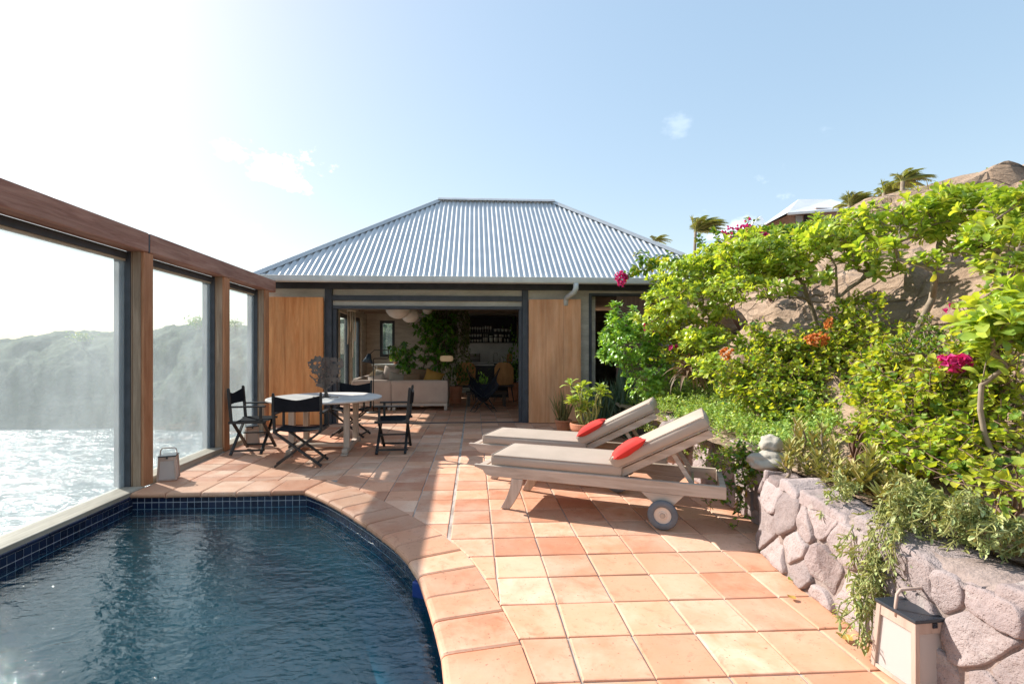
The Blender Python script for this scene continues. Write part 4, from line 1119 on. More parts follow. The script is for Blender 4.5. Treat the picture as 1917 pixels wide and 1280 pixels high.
# butterfly chair
bc = thing('butterfly_chair', 'black butterfly chair with slung canvas on a thin wire frame', 'chair', (.22, 11.35, .006), R(180))
m = MB(); nu, nv = 15, 15; P = np.zeros((nu, nv, 3))
cA, cB, cC, cD = Vector((-.40, -.28, .97)), Vector((.40, -.28, .97)), Vector((-.36, .30, .62)), Vector((.36, .30, .62))
for i in range(nu):
    for j in range(nv):
        a, b = i/(nu-1), j/(nv-1); p = cA.lerp(cB, b).lerp(cC.lerp(cD, b), a)
        s_ = (1-(2*b-1)**2)*(.30+.24*math.sin(math.pi*min(1, a*1.0+.12)))
        wpin = 1-.18*math.sin(math.pi*a)
        P[i, j] = (p.x*wpin, p.y-.10*(1-a)*(1-(2*b-1)**2), p.z-s_-.07*math.sin(math.pi*a))
m.grid(P); m.grid((P+np.array((0, 0, -.008)))[:, ::-1]); m.build('sling_seat', surf('navy_black_canvas', (.012, .013, .022), (.025, .027, .04), 5, rough=.85, bump=.3, bscale=90), bc, smooth=True)
m = MB(); m.tube([cA+Vector((0, 0, .01)), (.10, .05, .30), (.30, .22, .012), (.20, .30, .012), (-.05, .06, .27), cD*1.0], .009, 6); m.tube([cB+Vector((0, 0, .01)), (-.10, .06, .30), (-.30, .22, .012), (-.20, .30, .012), (.05, .07, .27), cC*1.0], .009, 6)
m.tube([cA, (-.12, -.02, .28), (.28, -.30, .012), (.16, -.34, .012), (-.03, 0, .27)], .009, 6); m.tube([cB, (.12, -.02, .28), (-.28, -.30, .012), (-.16, -.34, .012), (.03, 0, .27)], .009, 6); m.build('wire_frame', M_blackw, bc, smooth=True)
# shell chairs
def shell_chair(x, y, rz, label):
    t_ = thing('shell_chair', label, 'chair', (x, y, .006), rz, 'honey plywood chairs in the living room')
    m = MB(); n, k = 15, 15; P = np.zeros((k, n, 3))
    for i in range(k):
        for j in range(n):
            a = i/(k-1); b = 2*j/(n-1)-1; wd = .26*(1-.10*abs(2*a-1)**4)*(1-.0*a)
            x_ = b*wd*(1-.12*max(0, a-.75)*4); z = .46+a*.62
            if abs(b) > .6 and (a > .8 or a < .12): z += (.5-a)*.12*(abs(b)-.6)/.4*(1 if a > .5 else .4)
            P[i, j] = (x_, -.10-.16*a+.11*b*b, z)
    m.grid(P); m.grid((P+np.array((0, .014, 0)))[:, ::-1]); m.build('backrest', M_honey, t_, smooth=True)
    m = MB(); puff(m, (0, .16, .43), (.50, .48, .06), e=.02, bulge=.01); m.build('seat', M_darkw, t_, smooth=True)
    for sx in (-1, 1):
        for sy in (-.02, .34): m = MB(); m.tube([(sx*.19, sy, .42), (sx*.27, sy+(.06 if sy > .1 else -.1), .0)], [.016, .010], 8); m.build('leg', M_blackw, t_)
    return t_
shell_chair(-.22, 13.3, R(8), 'honey plywood shell chair left of the butterfly chair'); shell_chair(.83, 13.3, R(-8), 'honey plywood shell chair right of the butterfly chair')
bn = thing('bench', 'low dark bench between the butterfly chair and the plywood chairs', 'bench', (.32, 12.35, .006))
m = MB(); m.span(-.52, .52, -.2, .2, .30, .36); m.build('top', M_darkw, bn, bevel=.005)
for sx in (-1, 1):
    for sy in (-1, 1): m = MB(); m.box((sx*.45, sy*.14, .15), (.07, .07, .299)); m.build('leg', M_darkw, bn)
# kitchen
YK = YB-.02
kt = thing('kitchen_counter', 'black kitchen counter with pale marble top and splashback', 'kitchen counter')
a, b = at(880, 670, YK-.6), at(968, 670, YK-.6)
m = MB(); m.span(a.x, b.x, YK-.6, YK, 0, .99); m.build('cabinet', M_blackk, kt)
m = MB(); m.span(a.x-.02, b.x+.02, YK-.63, YK, .992, 1.03); m.build('worktop', M_marble, kt, bevel=.004)
c0_, c1_ = at(876, 642, YK), at(966, 668, YK); m = MB(); m.span(c0_.x, c1_.x+.1, YK-.02, YK, 1.032, c0_.z); m.build('splashback', M_marble, kt)
m = MB(); q = at(924, 668, YK-.35); m.tube([(q.x, q.y, 1.03), (q.x, q.y, 1.28), (q.x+.03, q.y-.03, 1.32), (q.x+.10, q.y-.1, 1.32), (q.x+.12, q.y-.12, 1.24)], .016, 8); m.build('tap', M_metal, kt, smooth=True)
isl_ = thing('kitchen_island', 'dark kitchen island with grey top before the counter', 'kitchen island'); a, b = at(888, 676, 15.0), at(912, 676, 15.0)
m = MB(); m.span(a.x, b.x+.75, 14.6, 15.1, .0, .95); m.build('body', M_blackk, isl_); m = MB(); m.span(a.x-.02, b.x+.2, 14.55, 15.12, .952, .99); m.build('top', M_marble, isl_, bevel=.004)
sh = thing('wall_shelf', 'black wall shelf unit with rows of crockery in the kitchen', 'shelf'); a, b = at(874, 606, YK-.3), at(966, 641, YK-.3)
m = MB(); m.span(a.x, b.x, YK-.03, YK, b.z, a.z+.25); m.build('back_board', M_blackk, sh)
lv = [at(900, v_, YK-.25).z for v_ in (640, 630.5, 621)]
for z in lv+[a.z+.25]: m = MB(); m.span(a.x, b.x, YK-.32, YK-.031, z-.025, z); m.build('shelf_board', M_blackk, sh)
m = MB(); m.span(a.x-.02, a.x-.001, YK-.32, YK, b.z-.02, a.z+.25); m.span(b.x+.001, b.x+.02, YK-.32, YK, b.z-.02, a.z+.25); m.build('side_panel', M_blackk, sh)
rs = random.Random(4)
def crock(x, y, z, r_, h_, kind_, lb, grp):
    m = MB()
    pr = {'cup': [(.0001, 0), (r_*.7, 0), (r_*.95, h_*.5), (r_, h_), (r_*.9, h_), (r_*.6, h_*.1), (.0001, h_*.1)], 'bowl': [(.0001, 0), (r_*.5, 0), (r_*.8, h_*.35), (r_, h_), (r_*.93, h_), (r_*.4, h_*.15), (.0001, h_*.15)],
          'glass': [(.0001, 0), (r_*.8, 0), (r_*.8, h_*.04), (r_*.15, h_*.1), (r_*.15, h_*.4), (r_*.8, h_*.55), (r_*.85, h_*.8), (r_*.7, h_), (r_*.6, h_), (r_*.1, h_*.5), (.0001, h_*.5)],
          'jug': [(.0001, 0), (r_*.8, 0), (r_, h_*.3), (r_*.9, h_*.7), (r_*.75, h_*.85), (r_*.95, h_), (r_*.85, h_), (r_*.6, h_*.8), (.0001, h_*.75)], 'bottle': [(.0001, 0), (r_, 0), (r_, h_*.6), (r_*.4, h_*.75), (r_*.4, h_), (.0001, h_)]}[kind_]
    m.lathe(pr, 14, (0, 0, 0)); tag(m.build({'cup': 'cup', 'bowl': 'bowl', 'glass': 'wine_glass', 'jug': 'jug', 'bottle': 'bottle'}[kind_], M_china, smooth=True, loc=(x, y, z+.001)), lb, kind_ if kind_ != 'glass' else 'wine glass', grp)
wx = b.x-a.x
for k in range(9): crock(a.x+.1+k*.085, YK-.2, lv[2], .036, rs.uniform(.15, .20), 'glass', 'pale glass in the row at the left of the top kitchen shelf', 'glasses on the top shelf')
for k in range(5): crock(a.x+.93+k*.12, YK-.2, lv[2], .055, rs.uniform(.09, .13), 'bowl', 'pale bowl in the row at the right of the top kitchen shelf', 'bowls on the top shelf')
for k in range(5): crock(a.x+.09+k*.09, YK-.2, lv[1], .036, .09, 'cup', 'small pale cup in the row at the left of the middle kitchen shelf', 'cups on the middle shelf')
for k in range(3): crock(a.x+1.18+k*.1, YK-.2, lv[1], .03, .08, 'cup', 'small cup in the short row at the right of the middle shelf', 'cups at the right of the middle shelf')
for k in range(5): crock(a.x+.09+k*.09, YK-.2, lv[0], .036, .09, 'cup', 'small pale cup in the row at the left of the lowest kitchen shelf', 'cups on the lowest shelf')
for k in range(3): crock(a.x+.55+k*.055, YK-.2, lv[0], .022, .26, 'bottle', 'slim pale bottle in the trio on the lowest kitchen shelf', 'bottles on the lowest shelf')
for k in range(3): crock(a.x+.80+k*.15, YK-.2, lv[0], .062, .25-.04*(k == 0), 'jug', 'large white jug in the trio on the lowest kitchen shelf', 'white jugs on the lowest shelf')
for k in range(2): crock(a.x+1.25+k*.1, YK-.2, lv[0], .03, .11, 'cup', 'small cup of the pair at the right of the lowest shelf', 'cups at the right of the lowest shelf')
dr = thing('dish_rack', 'dark slatted dish rack on the kitchen worktop', 'dish rack'); q = at(889, 668, YK-.35); m = MB()
for k in range(6): m.span(q.x-.15, q.x+.15, q.y-.02*k*0, q.y+.18, 1.035+k*.045, 1.06+k*.045)
m.build('slats', M_darkw, dr); m = MB(); m.span(q.x-.17, q.x-.152, q.y, q.y+.18, 1.035, 1.32); m.span(q.x+.152, q.x+.17, q.y, q.y+.18, 1.035, 1.32); m.build('side_panel', M_darkw, dr)
q = at(955, 668, YK-.3); m = MB(); m.plate([(q.x-.09, YK-.06, 1.035), (q.x+.09, YK-.06, 1.035), (q.x+.09, YK-.05, 1.27), (q.x+.03, YK-.045, 1.30), (q.x+.03, YK-.04, 1.37), (q.x-.03, YK-.04, 1.37), (q.x-.03, YK-.045, 1.30), (q.x-.09, YK-.05, 1.27)], (0, .02, 0)); tag(m.build('cutting_board', M_honey), 'honey wood cutting board leaning on the splashback', 'cutting board')
for k, h_ in enumerate((.16, .2, .13)): q = at(934+k*6, 668, YK-.3); crock(q.x, q.y, 1.03, .03, h_, 'bottle', 'small dark bottle beside the kitchen tap', 'bottles beside the tap')
# wicker drum lamp, white table, wicker chair, driftwood mobile, radiator
q = at(836, 671, 12.4); wl_ = thing('wicker_lamp', 'pale wicker drum lamp hanging low before the leaves', 'lamp', q); m = MB(); m.lathe([(.0001, -.07), (.10, -.075), (.155, -.06), (.17, 0), (.155, .06), (.10, .075), (.0001, .07)], 24, M=Matrix.Diagonal((1, .6, 1))); 
tw_ = NT('lit_wicker'); e_ = tw_.n('ShaderNodeEmission'); e_.inputs[0].default_value = (1, .70, .42, 1); e_.inputs[1].default_value = .06; ad = tw_.n('ShaderNodeAddShader'); tw_.l(tw_.pbr((.55, .38, .22), .7), ad.inputs[0]); tw_.l(e_.outputs[0], ad.inputs[1]); M_litw = tw_.done(ad.outputs[0])
m.build('shade', M_litw, wl_, smooth=True); m = MB(); m.tube([(0, 0, .07), (0, 0, 2.65-q.z)], .005, 6); m.build('cord', M_blackw, wl_)
tb = thing('side_table', 'white side table under the rear window', 'side table', (at(727, 682, 13.8).x, 13.8, .006)); m = MB(); m.span(-.42, .42, -.25, .25, .98, 1.02); m.build('top', M_white, tb, bevel=.004)
for sx in (-1, 1):
    for sy in (-1, 1): m = MB(); m.box((sx*.36, sy*.2, .49), (.04, .04, .978)); m.build('leg', M_white, tb)
wc = thing('wicker_armchair', 'pale wicker armchair with rounded back left of the white table', 'armchair', (at(706, 700, 13.3).x, 13.3, .006), R(20)); m = MB(); n, k = 17, 9; P = np.zeros((k, n, 3))
for i in range(k):
    for j in range(n):
        th = R(-20)+R(220)*j/(n-1); a_ = i/(k-1); P[i, j] = (.34*math.cos(th)*(1-.1*a_), -.05-.30*math.sin(th)*(1-.0*a_), .40+a_*(.25+.30*math.sin(max(0, th))**2))
m.grid(P); m.grid((P*np.array((.93, .93, 1)))[:, ::-1]); m.build('backrest', M_wicker, wc, smooth=True); m = MB(); m.lathe([(.0001, .0), (.27, .0), (.31, .38), (.30, .42), (.0001, .43)], 24); m.build('seat', M_wicker, wc, smooth=True)
mb_ = thing('driftwood_mobile', 'pale driftwood mobile hanging before the side windows', 'mobile', (at(656, 600, 11.0).x, 11.0, 0))
dw = surf('pale_driftwood', (.50, .42, .34), (.66, .58, .48), 6, (3, 3, 1), rough=.85, bump=.3)
m = MB(); m.tube([(-.08, 0, 2.29), (.0, .02, 2.31), (.13, 0, 2.28)], .022, 8); m.build('top_stick', dw, mb_, smooth=True)
for k, (x, z0, z1) in enumerate(((-.06, 1.55, 2.27), (.0, 1.82, 2.28), (.05, 1.25, 2.26), (.10, 1.62, 2.25))):
    m = MB(); m.tube([(x, 0, z1), (x+.01, .01, (z0+z1)/2), (x, 0, z0)], [.014, .02, .012], 7); m.build('hanging_stick', dw, mb_, smooth=True)
rd = thing('white_radiator', 'slim white upright panel at the right edge of the kitchen', 'panel', (at(967, 700, 13.9).x, 13.9, .006)); m = MB()
for k in range(3): m.box((k*.035, 0, .42), (.028, .05, .78))
m.box((.035, 0, .03), (.12, .07, .058)); m.build('panel', M_white, rd, bevel=.006)

# ------------------------------------------------------------------ the neighbour up the hill
M_nroof = surf('white_sheet_roof', (.66, .68, .69), (.76, .77, .78), 2, rough=.5, bump=.05); M_brick = surf('mauve_block', (.30, .20, .17), (.42, .30, .25), 4, (1, 1, 3), rough=.9, bump=.4, fine=.15)
nh = thing('hillside_house', 'neighbouring house with white hipped roof and brown block wall on the hill', 'house'); YN = 31.
a, b, c_, d_ = at(1428, 428, YN), at(1600, 393, YN), at(1495, 373, YN+3), at(1556, 373, YN+3)
e0, e1 = at(1440, 421, YN).z, at(1520, 389, YN).z
m = MB(); q0 = at(1475, 398, YN); q1 = at(1592, 388, YN)
zt = q1.z
v = [(q0.x, YN, q0.z), (q1.x+.6, YN, zt), (q1.x+.6, YN+7, zt), (q0.x+.8, YN+4, q0.z), tuple(c_), tuple(d_)]
p = at(1420, 427, YN-1.5)
v += [tuple(p), (p.x+.6, YN+3, p.z)]
m.add(v, [(0, 1, 5, 4), (1, 2, 5), (2, 3, 4, 5), (6, 0, 4), (6, 4, 3), (6, 3, 7)]); m.plate([v[0], v[1], (v[1][0], v[1][1], v[1][2]-.15), (v[0][0], v[0][1], v[0][2]-.15)], (0, .1, 0)); m.build('roof', M_nroof, nh)
m = MB(); g0, g1 = at(1528, 389, YN+.3), at(1588, 425, YN+.3); m.span(g0.x, g1.x+.5, YN+.3, YN+6, g1.z-2, g0.z); g0 = at(1478, 402, YN+1); m.span(g0.x, g1.x, YN+1., YN+6, g1.z-2, g0.z); m.build('wall', M_brick, nh)
m = MB(); g0, g1 = at(1496, 401, YN+.6), at(1509, 414, YN+.6); m.span(g0.x, g1.x, YN+.95, YN+.99, g1.z, g0.z); m.build('shutter', surf('grey_blue_shutter', (.35, .40, .45), (.42, .47, .52), 4, rough=.6), nh)
m = MB(); g0, g1 = at(1512, 400, YN+.6), at(1519, 420, YN+.6); m.span(g0.x, g1.x, YN+.955, YN+.992, g1.z, g0.z); m.build('window', M_steel, nh)
nr = thing('far_roof', 'small white pyramid roof peeping out left of the hillside house', 'house'); a, b = at(1398, 430, 36), at(1445, 425, 36); tp = at(1425, 404, 38)
m = MB(); m.add([(a.x, 36, a.z), (b.x, 36, a.z), (b.x, 40, a.z), (a.x, 40, a.z), tuple(tp)], [(0, 1, 4), (1, 2, 4), (2, 3, 4), (3, 0, 4)]); m.build('roof', M_nroof, nr); m = MB(); m.span(a.x+.2, b.x-.2, 36.3, 39.7, a.z-3, a.z-.02); m.build('wall', M_brick, nr)
# ------------------------------------------------------------------ plants
L_nau = leafmat('naupaka_leaf', [(0.201, 0.335, 0.070), (0.383, 0.545, 0.083), (0.564, 0.650, 0.112), (0.329, 0.496, 0.087), (0.650, 0.650, 0.138)], .47, .32, .5)
L_nau2 = leafmat('bright_green_leaf', [(0.132, 0.301, 0.060), (0.244, 0.466, 0.072), (0.394, 0.614, 0.095), (0.207, 0.400, 0.072)], .36, .32, .5)
L_bou = leafmat('bougainvillea_leaf', [(0.128, 0.284, 0.063), (0.333, 0.472, 0.072), (0.616, 0.620, 0.085), (0.231, 0.402, 0.076), (0.620, 0.620, 0.093), (0.410, 0.567, 0.076)], .50, .45, .4)
L_boud = leafmat('dark_bougainvillea_leaf', [(0.062, 0.166, 0.030), (0.124, 0.265, 0.037), (0.222, 0.354, 0.047), (0.445, 0.398, 0.050)], .36, .4, .4)
L_cover = leafmat('ground_cover_leaf', [(0.195, 0.339, 0.085), (0.339, 0.512, 0.103), (0.483, 0.608, 0.158), (0.277, 0.474, 0.103), (0.584, 0.608, 0.248)], .36, .45, .4)
L_succ = leafmat('trailing_succulent_leaf', [(0.198, 0.270, 0.092), (0.360, 0.432, 0.168), (0.504, 0.540, 0.252), (0.432, 0.432, 0.134)], .15, .45, .4)
L_kal = leafmat('kalanchoe_leaf', [(0.236, 0.268, 0.078), (0.387, 0.387, 0.116), (0.516, 0.418, 0.155), (0.343, 0.365, 0.126)], .12, .5, .35)
L_aloe = leafmat('withered_aloe_leaf', [(.15, .09, .06), (.24, .155, .10), (.13, .10, .055)], .1, .6, .3)
L_snake = leafmat('blue_green_blade', [(.06, .11, .075), (.10, .16, .11), (.14, .19, .12)], .15, .45, .4)
L_dark = leafmat('indoor_leaf', [(0.039, 0.137, 0.022), (0.078, 0.234, 0.029), (0.176, 0.390, 0.036), (0.058, 0.176, 0.029)], .38, .35, .5)
L_vine = leafmat('indoor_vine_leaf', [(0.045, 0.090, 0.018), (0.090, 0.165, 0.030), (0.165, 0.255, 0.042)], .34, .45, .4)
L_palm = leafmat('palm_leaflet', [(0.196, 0.265, 0.069), (0.333, 0.397, 0.118), (0.490, 0.454, 0.196), (0.176, 0.227, 0.098)], .3, .45, .4)
L_grass = leafmat('dry_grass_blade', [(.25, .21, .10), (.34, .29, .14), (.20, .22, .07)], .3, .6, .3)
L_pink = leafmat('magenta_bract', [(0.605, 0.026, 0.168), (0.650, 0.036, 0.226), (0.650, 0.049, 0.283), (0.650, 0.075, 0.214)], .42, .5, .3, (1.2, .8, 1.))
L_oran = leafmat('orange_bract', [(0.650, 0.200, 0.032), (0.650, 0.275, 0.080), (0.600, 0.250, 0.096)], .42, .5, .3, (1.2, 1, .7))
L_dead = leafmat('fallen_leaf', [(.40, .22, .08), (.45, .30, .08), (.30, .26, .05)], .2, .6, .3)
M_stem = surf('grey_brown_stem', (.17, .125, .085), (.34, .27, .20), 12, (1, 1, 1), rough=.85, bump=.4, bdist=.003)
M_stemg = surf('green_stem', (.20, .22, .06), (.34, .33, .12), 10, rough=.7, bump=.2, bdist=.002)
M_twig = surf('reddish_twig', (.13, .07, .05), (.24, .15, .11), 14, rough=.85, bump=.3, bdist=.002)

def leaf_tmpl(shape, fold=.18, curl=.22, nl=5):
    """(verts (n,3), quads): a leaf along +y, up +z, unit length; shape gives half-width at each station"""
    ys = np.linspace(0, 1, len(shape)); V = []
    for y, w_ in zip(ys, shape):
        zc = curl*math.sin(y*math.pi*.9)-curl*.55*y*y
        V += [(-w_, y, zc+fold*w_), (0, y, zc), (w_, y, zc+fold*w_)]
    F = []
    for i in range(len(shape)-1):
        a = i*3; F += [(a, a+1, a+4, a+3), (a+1, a+2, a+5, a+4)]
    return np.array(V), np.array(F)
T_obov = leaf_tmpl([.03, .06, .13, .19, .20, .11], .3, .18)
T_ellip = leaf_tmpl([.02, .13, .19, .18, .11, .01], .35, .18)
T_heart = leaf_tmpl([.06, .33, .40, .30, .14, .01], .42, -.16)
T_small = leaf_tmpl([.05, .26, .24, .05], .25, .12)
T_blade = leaf_tmpl([.06, .065, .055, .04, .004], .5, .02)
T_succ = leaf_tmpl([.05, .13, .15, .04], .6, .12)
T_drop = leaf_tmpl([.02, .13, .19, .15, .08, .005], .30, -.22)
T_bract = leaf_tmpl([.08, .34, .36, .05], .5, .25)

class Leaves:
    def __init__(s): s.t = []; 
    def add(s, p, d, up, ln, wd=1.):
        s.t.append((p[0], p[1], p[2], d[0], d[1], d[2], up[0], up[1], up[2], ln, wd))
    def into(s, m, tmpl):
        if not s.t: return m
        A = np.array(s.t); p, d, up, ln, wd = A[:, 0:3], A[:, 3:6], A[:, 6:9], A[:, 9], A[:, 10]
        d = d/np.maximum(np.linalg.norm(d, axis=1, keepdims=True), 1e-9)
        x = np.cross(d, up); nx = np.linalg.norm(x, axis=1, keepdims=True); x = np.where(nx < 1e-4, np.array([[1., 0, 0]]), x/np.maximum(nx, 1e-9)); z = np.cross(x, d)
        V, F = tmpl; N, k = len(A), len(V)
        P = (p[:, None]+(x[:, None]*(V[None, :, 0:1]*wd[:, None, None])+d[:, None]*V[None, :, 1:2]+z[:, None]*V[None, :, 2:3])*ln[:, None, None])
        FF = (np.arange(N)[:, None, None]*k+F[None]).reshape(-1, F.shape[1])
        return m.add(P.reshape(-1, 3), FF)
def rv(r_): v = Vector((r_.gauss(0, 1), r_.gauss(0, 1), r_.gauss(0, 1))); return v.normalized()
def rosette(L, p, axis, r_, n, ln, spread=(15, 80), wd=1.):
    """leaves round a shoot tip, the younger ones upright"""
    axis = Vector(axis).normalized(); a = axis.orthogonal().normalized(); b = axis.cross(a); ph = r_.uniform(0, 6.28)
    for k in range(n):
        q = k/max(1, n-1); th = ph+k*2.4; el = R(spread[0]+(spread[1]-spread[0])*q+r_.uniform(-10, 10))
        rad = a*math.cos(th)+b*math.sin(th); d = axis*math.cos(el)+rad*math.sin(el)
        L.add(Vector(p)-axis*(.05*ln*k*.35), d, axis*1.0+rad*.0+rv(r_)*.15, ln*r_.uniform(.7, 1.1)*(.65+.35*min(1, q*2)), wd*r_.uniform(.85, 1.15))
def branch_tree(base, tips, r_, r0=.03, rt=.006, trunk=None, sag=.0):
    """joins every tip to the nearest branch already grown; returns tubes and the direction at each tip"""
    nodes = [Vector(base)]; par = [-1]
    if trunk:
        for p in trunk: nodes.append(Vector(p)); par.append(len(nodes)-2)
    order = sorted(tips, key=lambda t_: (Vector(t_)-Vector(base)).length)
    tipn = []
    for t_ in order:
        t_ = Vector(t_); best, bi = 1e9, 0
        for i, n_ in enumerate(nodes):
            d = t_-n_; c = d.length*(1+.25*(d.z < 0)) + .12*(i == 0)+(n_-Vector(base)).length*.10
            if i in tipn: c += .25
            if c < best: best, bi = c, i
        n_ = nodes[bi]; d = t_-n_; k = max(2, int(d.length/.13)); last = bi
        off = rv(r_)*d.length*.10
        for j in range(1, k+1):
            q = j/k; p = n_+d*q+off*math.sin(q*math.pi)+Vector((0, 0, -sag*d.length*math.sin(q*math.pi)))
            nodes.append(p); par.append(last); last = len(nodes)-1
        tipn.append(last)
    cnt = [0]*len(nodes)
    for t_ in tipn:
        i = t_
        while i >= 0: cnt[i] += 1; i = par[i]
    mx = max(cnt); rad = [max(rt, r0*(c/mx)**.45) for c in cnt]
    kids = {}
    for i, p in enumerate(par):
        if p >= 0: kids.setdefault(p, []).append(i)
    m = MB(); stack = [(0, None)]
    while stack:
        i, fr = stack.pop(); pts = [nodes[fr]] if fr is not None else []; rr = [min(rad[fr], rad[i]*1.15)] if fr is not None else []
        while True:
            pts.append(nodes[i]); rr.append(rad[i]); ks = kids.get(i, [])
            if not ks: break
            ks = sorted(ks, key=lambda k: -cnt[k])
            for k in ks[1:]: stack.append((k, i))
            i = ks[0]
        if len(pts) > 1: m.tube(pts, rr, 6 if max(rr) > .012 else 5)
    dirs = [(nodes[i], (nodes[i]-nodes[par[i]]).normalized()) for i in tipn]
    return m, dirs
def shrub(label, base, blobs, n, seed, lmat, ln=.11, nl=11, r0=.028, tmpl=None, trunk=None, name='shrub', grp='leafy shrubs on the bank', up=.6, wd=1., stem=None, cat='shrub', low=0., jit=1.):
    """a branching shrub: shoots scattered through uneven blobs (centre, radii), each ended by a rosette"""
    r_ = random.Random(seed); tips = []
    tot = sum(b[1][0]*b[1][1]*b[1][2] for b in blobs)
    for c, rd_ in blobs:
        k = max(3, int(n*rd_[0]*rd_[1]*rd_[2]/tot)); got = 0; tries = 0
        while got < k and tries < k*40:
            tries += 1
            v = rv(r_)*r_.uniform(.25, 1)**.45; p = Vector((c[0]+v.x*rd_[0], c[1]+v.y*rd_[1], c[2]+v.z*rd_[2]))
            if p.z < slope(p.x, p.y)+low+.05 and p.x > 2.3: continue
            if fbm(p.x*2.6+seed, p.y*2.6, p.z*2.6, 2) < -.22: continue
            tips.append(p); got += 1
    m, dirs = branch_tree(base, tips, r_, r0, .0035, trunk)
    t_ = thing(name, label, cat, (0, 0, 0), 0, grp)
    m.build('stems', stem or M_stem, t_, smooth=True)
    L = Leaves()
    for p, d in dirs:
        ax = (d*.7+Vector((0, 0, up))+rv(r_)*.25*jit).normalized(); rosette(L, p, ax, r_, int(nl*r_.uniform(.7, 1.25)), ln*r_.uniform(.75, 1.2), (10, 74), wd=wd)
        if r_.random() < .35:
            rosette(L, p-d*ln*.8, (d+rv(r_)*.6).normalized(), r_, 4, ln*.8, (50, 100), wd)
    mm = MB(); L.into(mm, tmpl or T_obov); mm.build('foliage', lmat, t_, smooth=True)
    return t_
def arch(p0, p1, h, n=14, r_=random, wob=.05):
    p0, p1 = Vector(p0), Vector(p1); o = rv(r_)*wob; o2 = rv(r_)*wob
    return [p0.lerp(p1, q)+Vector((0, 0, h*math.sin(math.pi*q**.8)))+o*math.sin(q*math.pi)*1.5+o2*math.sin(q*2*math.pi) for q in [i/n for i in range(n+1)]]
def canes(label, paths, seed, lmat, ln=.06, step=.028, flowers=(), fmat=None, name='bougainvillea', grp='bougainvillea on the bank', tmpl=None, from_=.2, rad=.008, droop=.5, stem=None, side=0., cat='flowering shrub', wd=1., fsz=.045):
    """a scrambling shrub: long arching canes with leaves along them and bracts at some tips"""
    r_ = random.Random(seed); t_ = thing(name, label, cat, (0, 0, 0), 0, grp); m = MB(); L = Leaves()
    for pts in paths:
        k = len(pts); m.tube(pts, [max(.0022, rad*(1-.75*i/(k-1))) for i in range(k)], 5)
        seg = [0]
        for i in range(1, k): seg.append(seg[-1]+(pts[i]-pts[i-1]).length)
        s_ = seg[-1]*from_; i = 0; ph = r_.uniform(0, 6)
        while s_ < seg[-1]:
            while i < k-2 and seg[i+1] < s_: i += 1
            q = (s_-seg[i])/max(1e-6, seg[i+1]-seg[i]); p = pts[i].lerp(pts[i+1], q); d = (pts[i+1]-pts[i]).normalized()
            ph += 2.4; a = d.orthogonal().normalized(); b = d.cross(a); o = a*math.cos(ph)+b*math.sin(ph)
            dd = (o+d*.4+Vector((0, 0, -droop))*r_.uniform(.2, 1.2)).normalized()
            tail = .55+.45*min(1, (seg[-1]-s_)/.25)
            L.add(p+o*.006, dd, Vector((0, 0, 1))+rv(r_)*.55, ln*r_.uniform(.45, 1.25)*tail, wd)
            if side and r_.random() < side:
                e = p+o*r_.uniform(.05, .16)+Vector((0, 0, r_.uniform(-.02, .07))); m.tube([p, p.lerp(e, .5)+Vector((0, 0, .01)), e], [.003, .0025, .0018], 4)
                for z in range(r_.randint(3, 7)): L.add(p.lerp(e, .35+.13*z), (rv(r_)+o*.5+Vector((0, 0, -droop))).normalized(), Vector((0, 0, 1))+rv(r_)*.6, ln*r_.uniform(.6, 1.1), wd)
            s_ += step*r_.uniform(.6, 1.4)
    m.build('stems', stem or M_twig, t_, smooth=True); mm = MB(); L.into(mm, tmpl or T_heart); mm.build('foliage', lmat, t_, smooth=True)
    for c, rd_, nfl in flowers:
        F_ = Leaves(); c = Vector(c)
        for _ in range(nfl):
            v = rv(r_); p = c+Vector((v.x*rd_[0], v.y*rd_[1], v.z*rd_[2]))*r_.uniform(.3, 1); ax = (v+Vector((0, 0, .2))).normalized(); a = ax.orthogonal().normalized(); b = ax.cross(a)
            for z in range(3):
                o = a*math.cos(z*2.09)+b*math.sin(z*2.09); F_.add(p, (ax*.8+o*.6).normalized(), ax, fsz*r_.uniform(.7, 1.15))
        fm = MB(); F_.into(fm, T_bract); fm.build('flower_cluster', fmat or L_pink, t_, smooth=True)
    return t_
def gz(x, y): return slope(x, y)

# bushes with paddle leaves along the bank (base, crowns)
def P3(u, v, Y): return at(u, v, Y)
shrub('dense bright green bush in front of the dark doorway, beside the house corner', (3.35, 7.5, .55), [(P3(1180, 640, 7.2), (.50, .45, .42)), (P3(1165, 600, 7.2), (.25, .3, .30)), (P3(1215, 690, 7.1), (.42, .4, .30)), (P3(1235, 635, 7.4), (.35, .4, .3)), (P3(1200, 720, 6.8), (.25, .25, .22)), (P3(1150, 660, 7.0), (.2, .25, .2))], 390, 11, L_nau2, .098, 12, .03)
shrub('yellow green bush reaching over the house eave behind the first boulder', (3.9, 6.7, gz(3.9, 6.7)), [(P3(1290, 520, 6.5), (.55, .5, .25)), (P3(1340, 490, 6.6), (.5, .5, .22)), (P3(1410, 470, 6.5), (.4, .4, .16)), (P3(1250, 560, 6.6), (.35, .4, .22)), (P3(1390, 520, 6.4), (.4, .4, .25)), (P3(1320, 590, 6.4), (.35, .35, .16)), (P3(1230, 600, 6.5), (.3, .3, .2)), (P3(1270, 560, 6.0), (.3, .3, .25))], 560, 12, L_nau, .100, 12, .024)
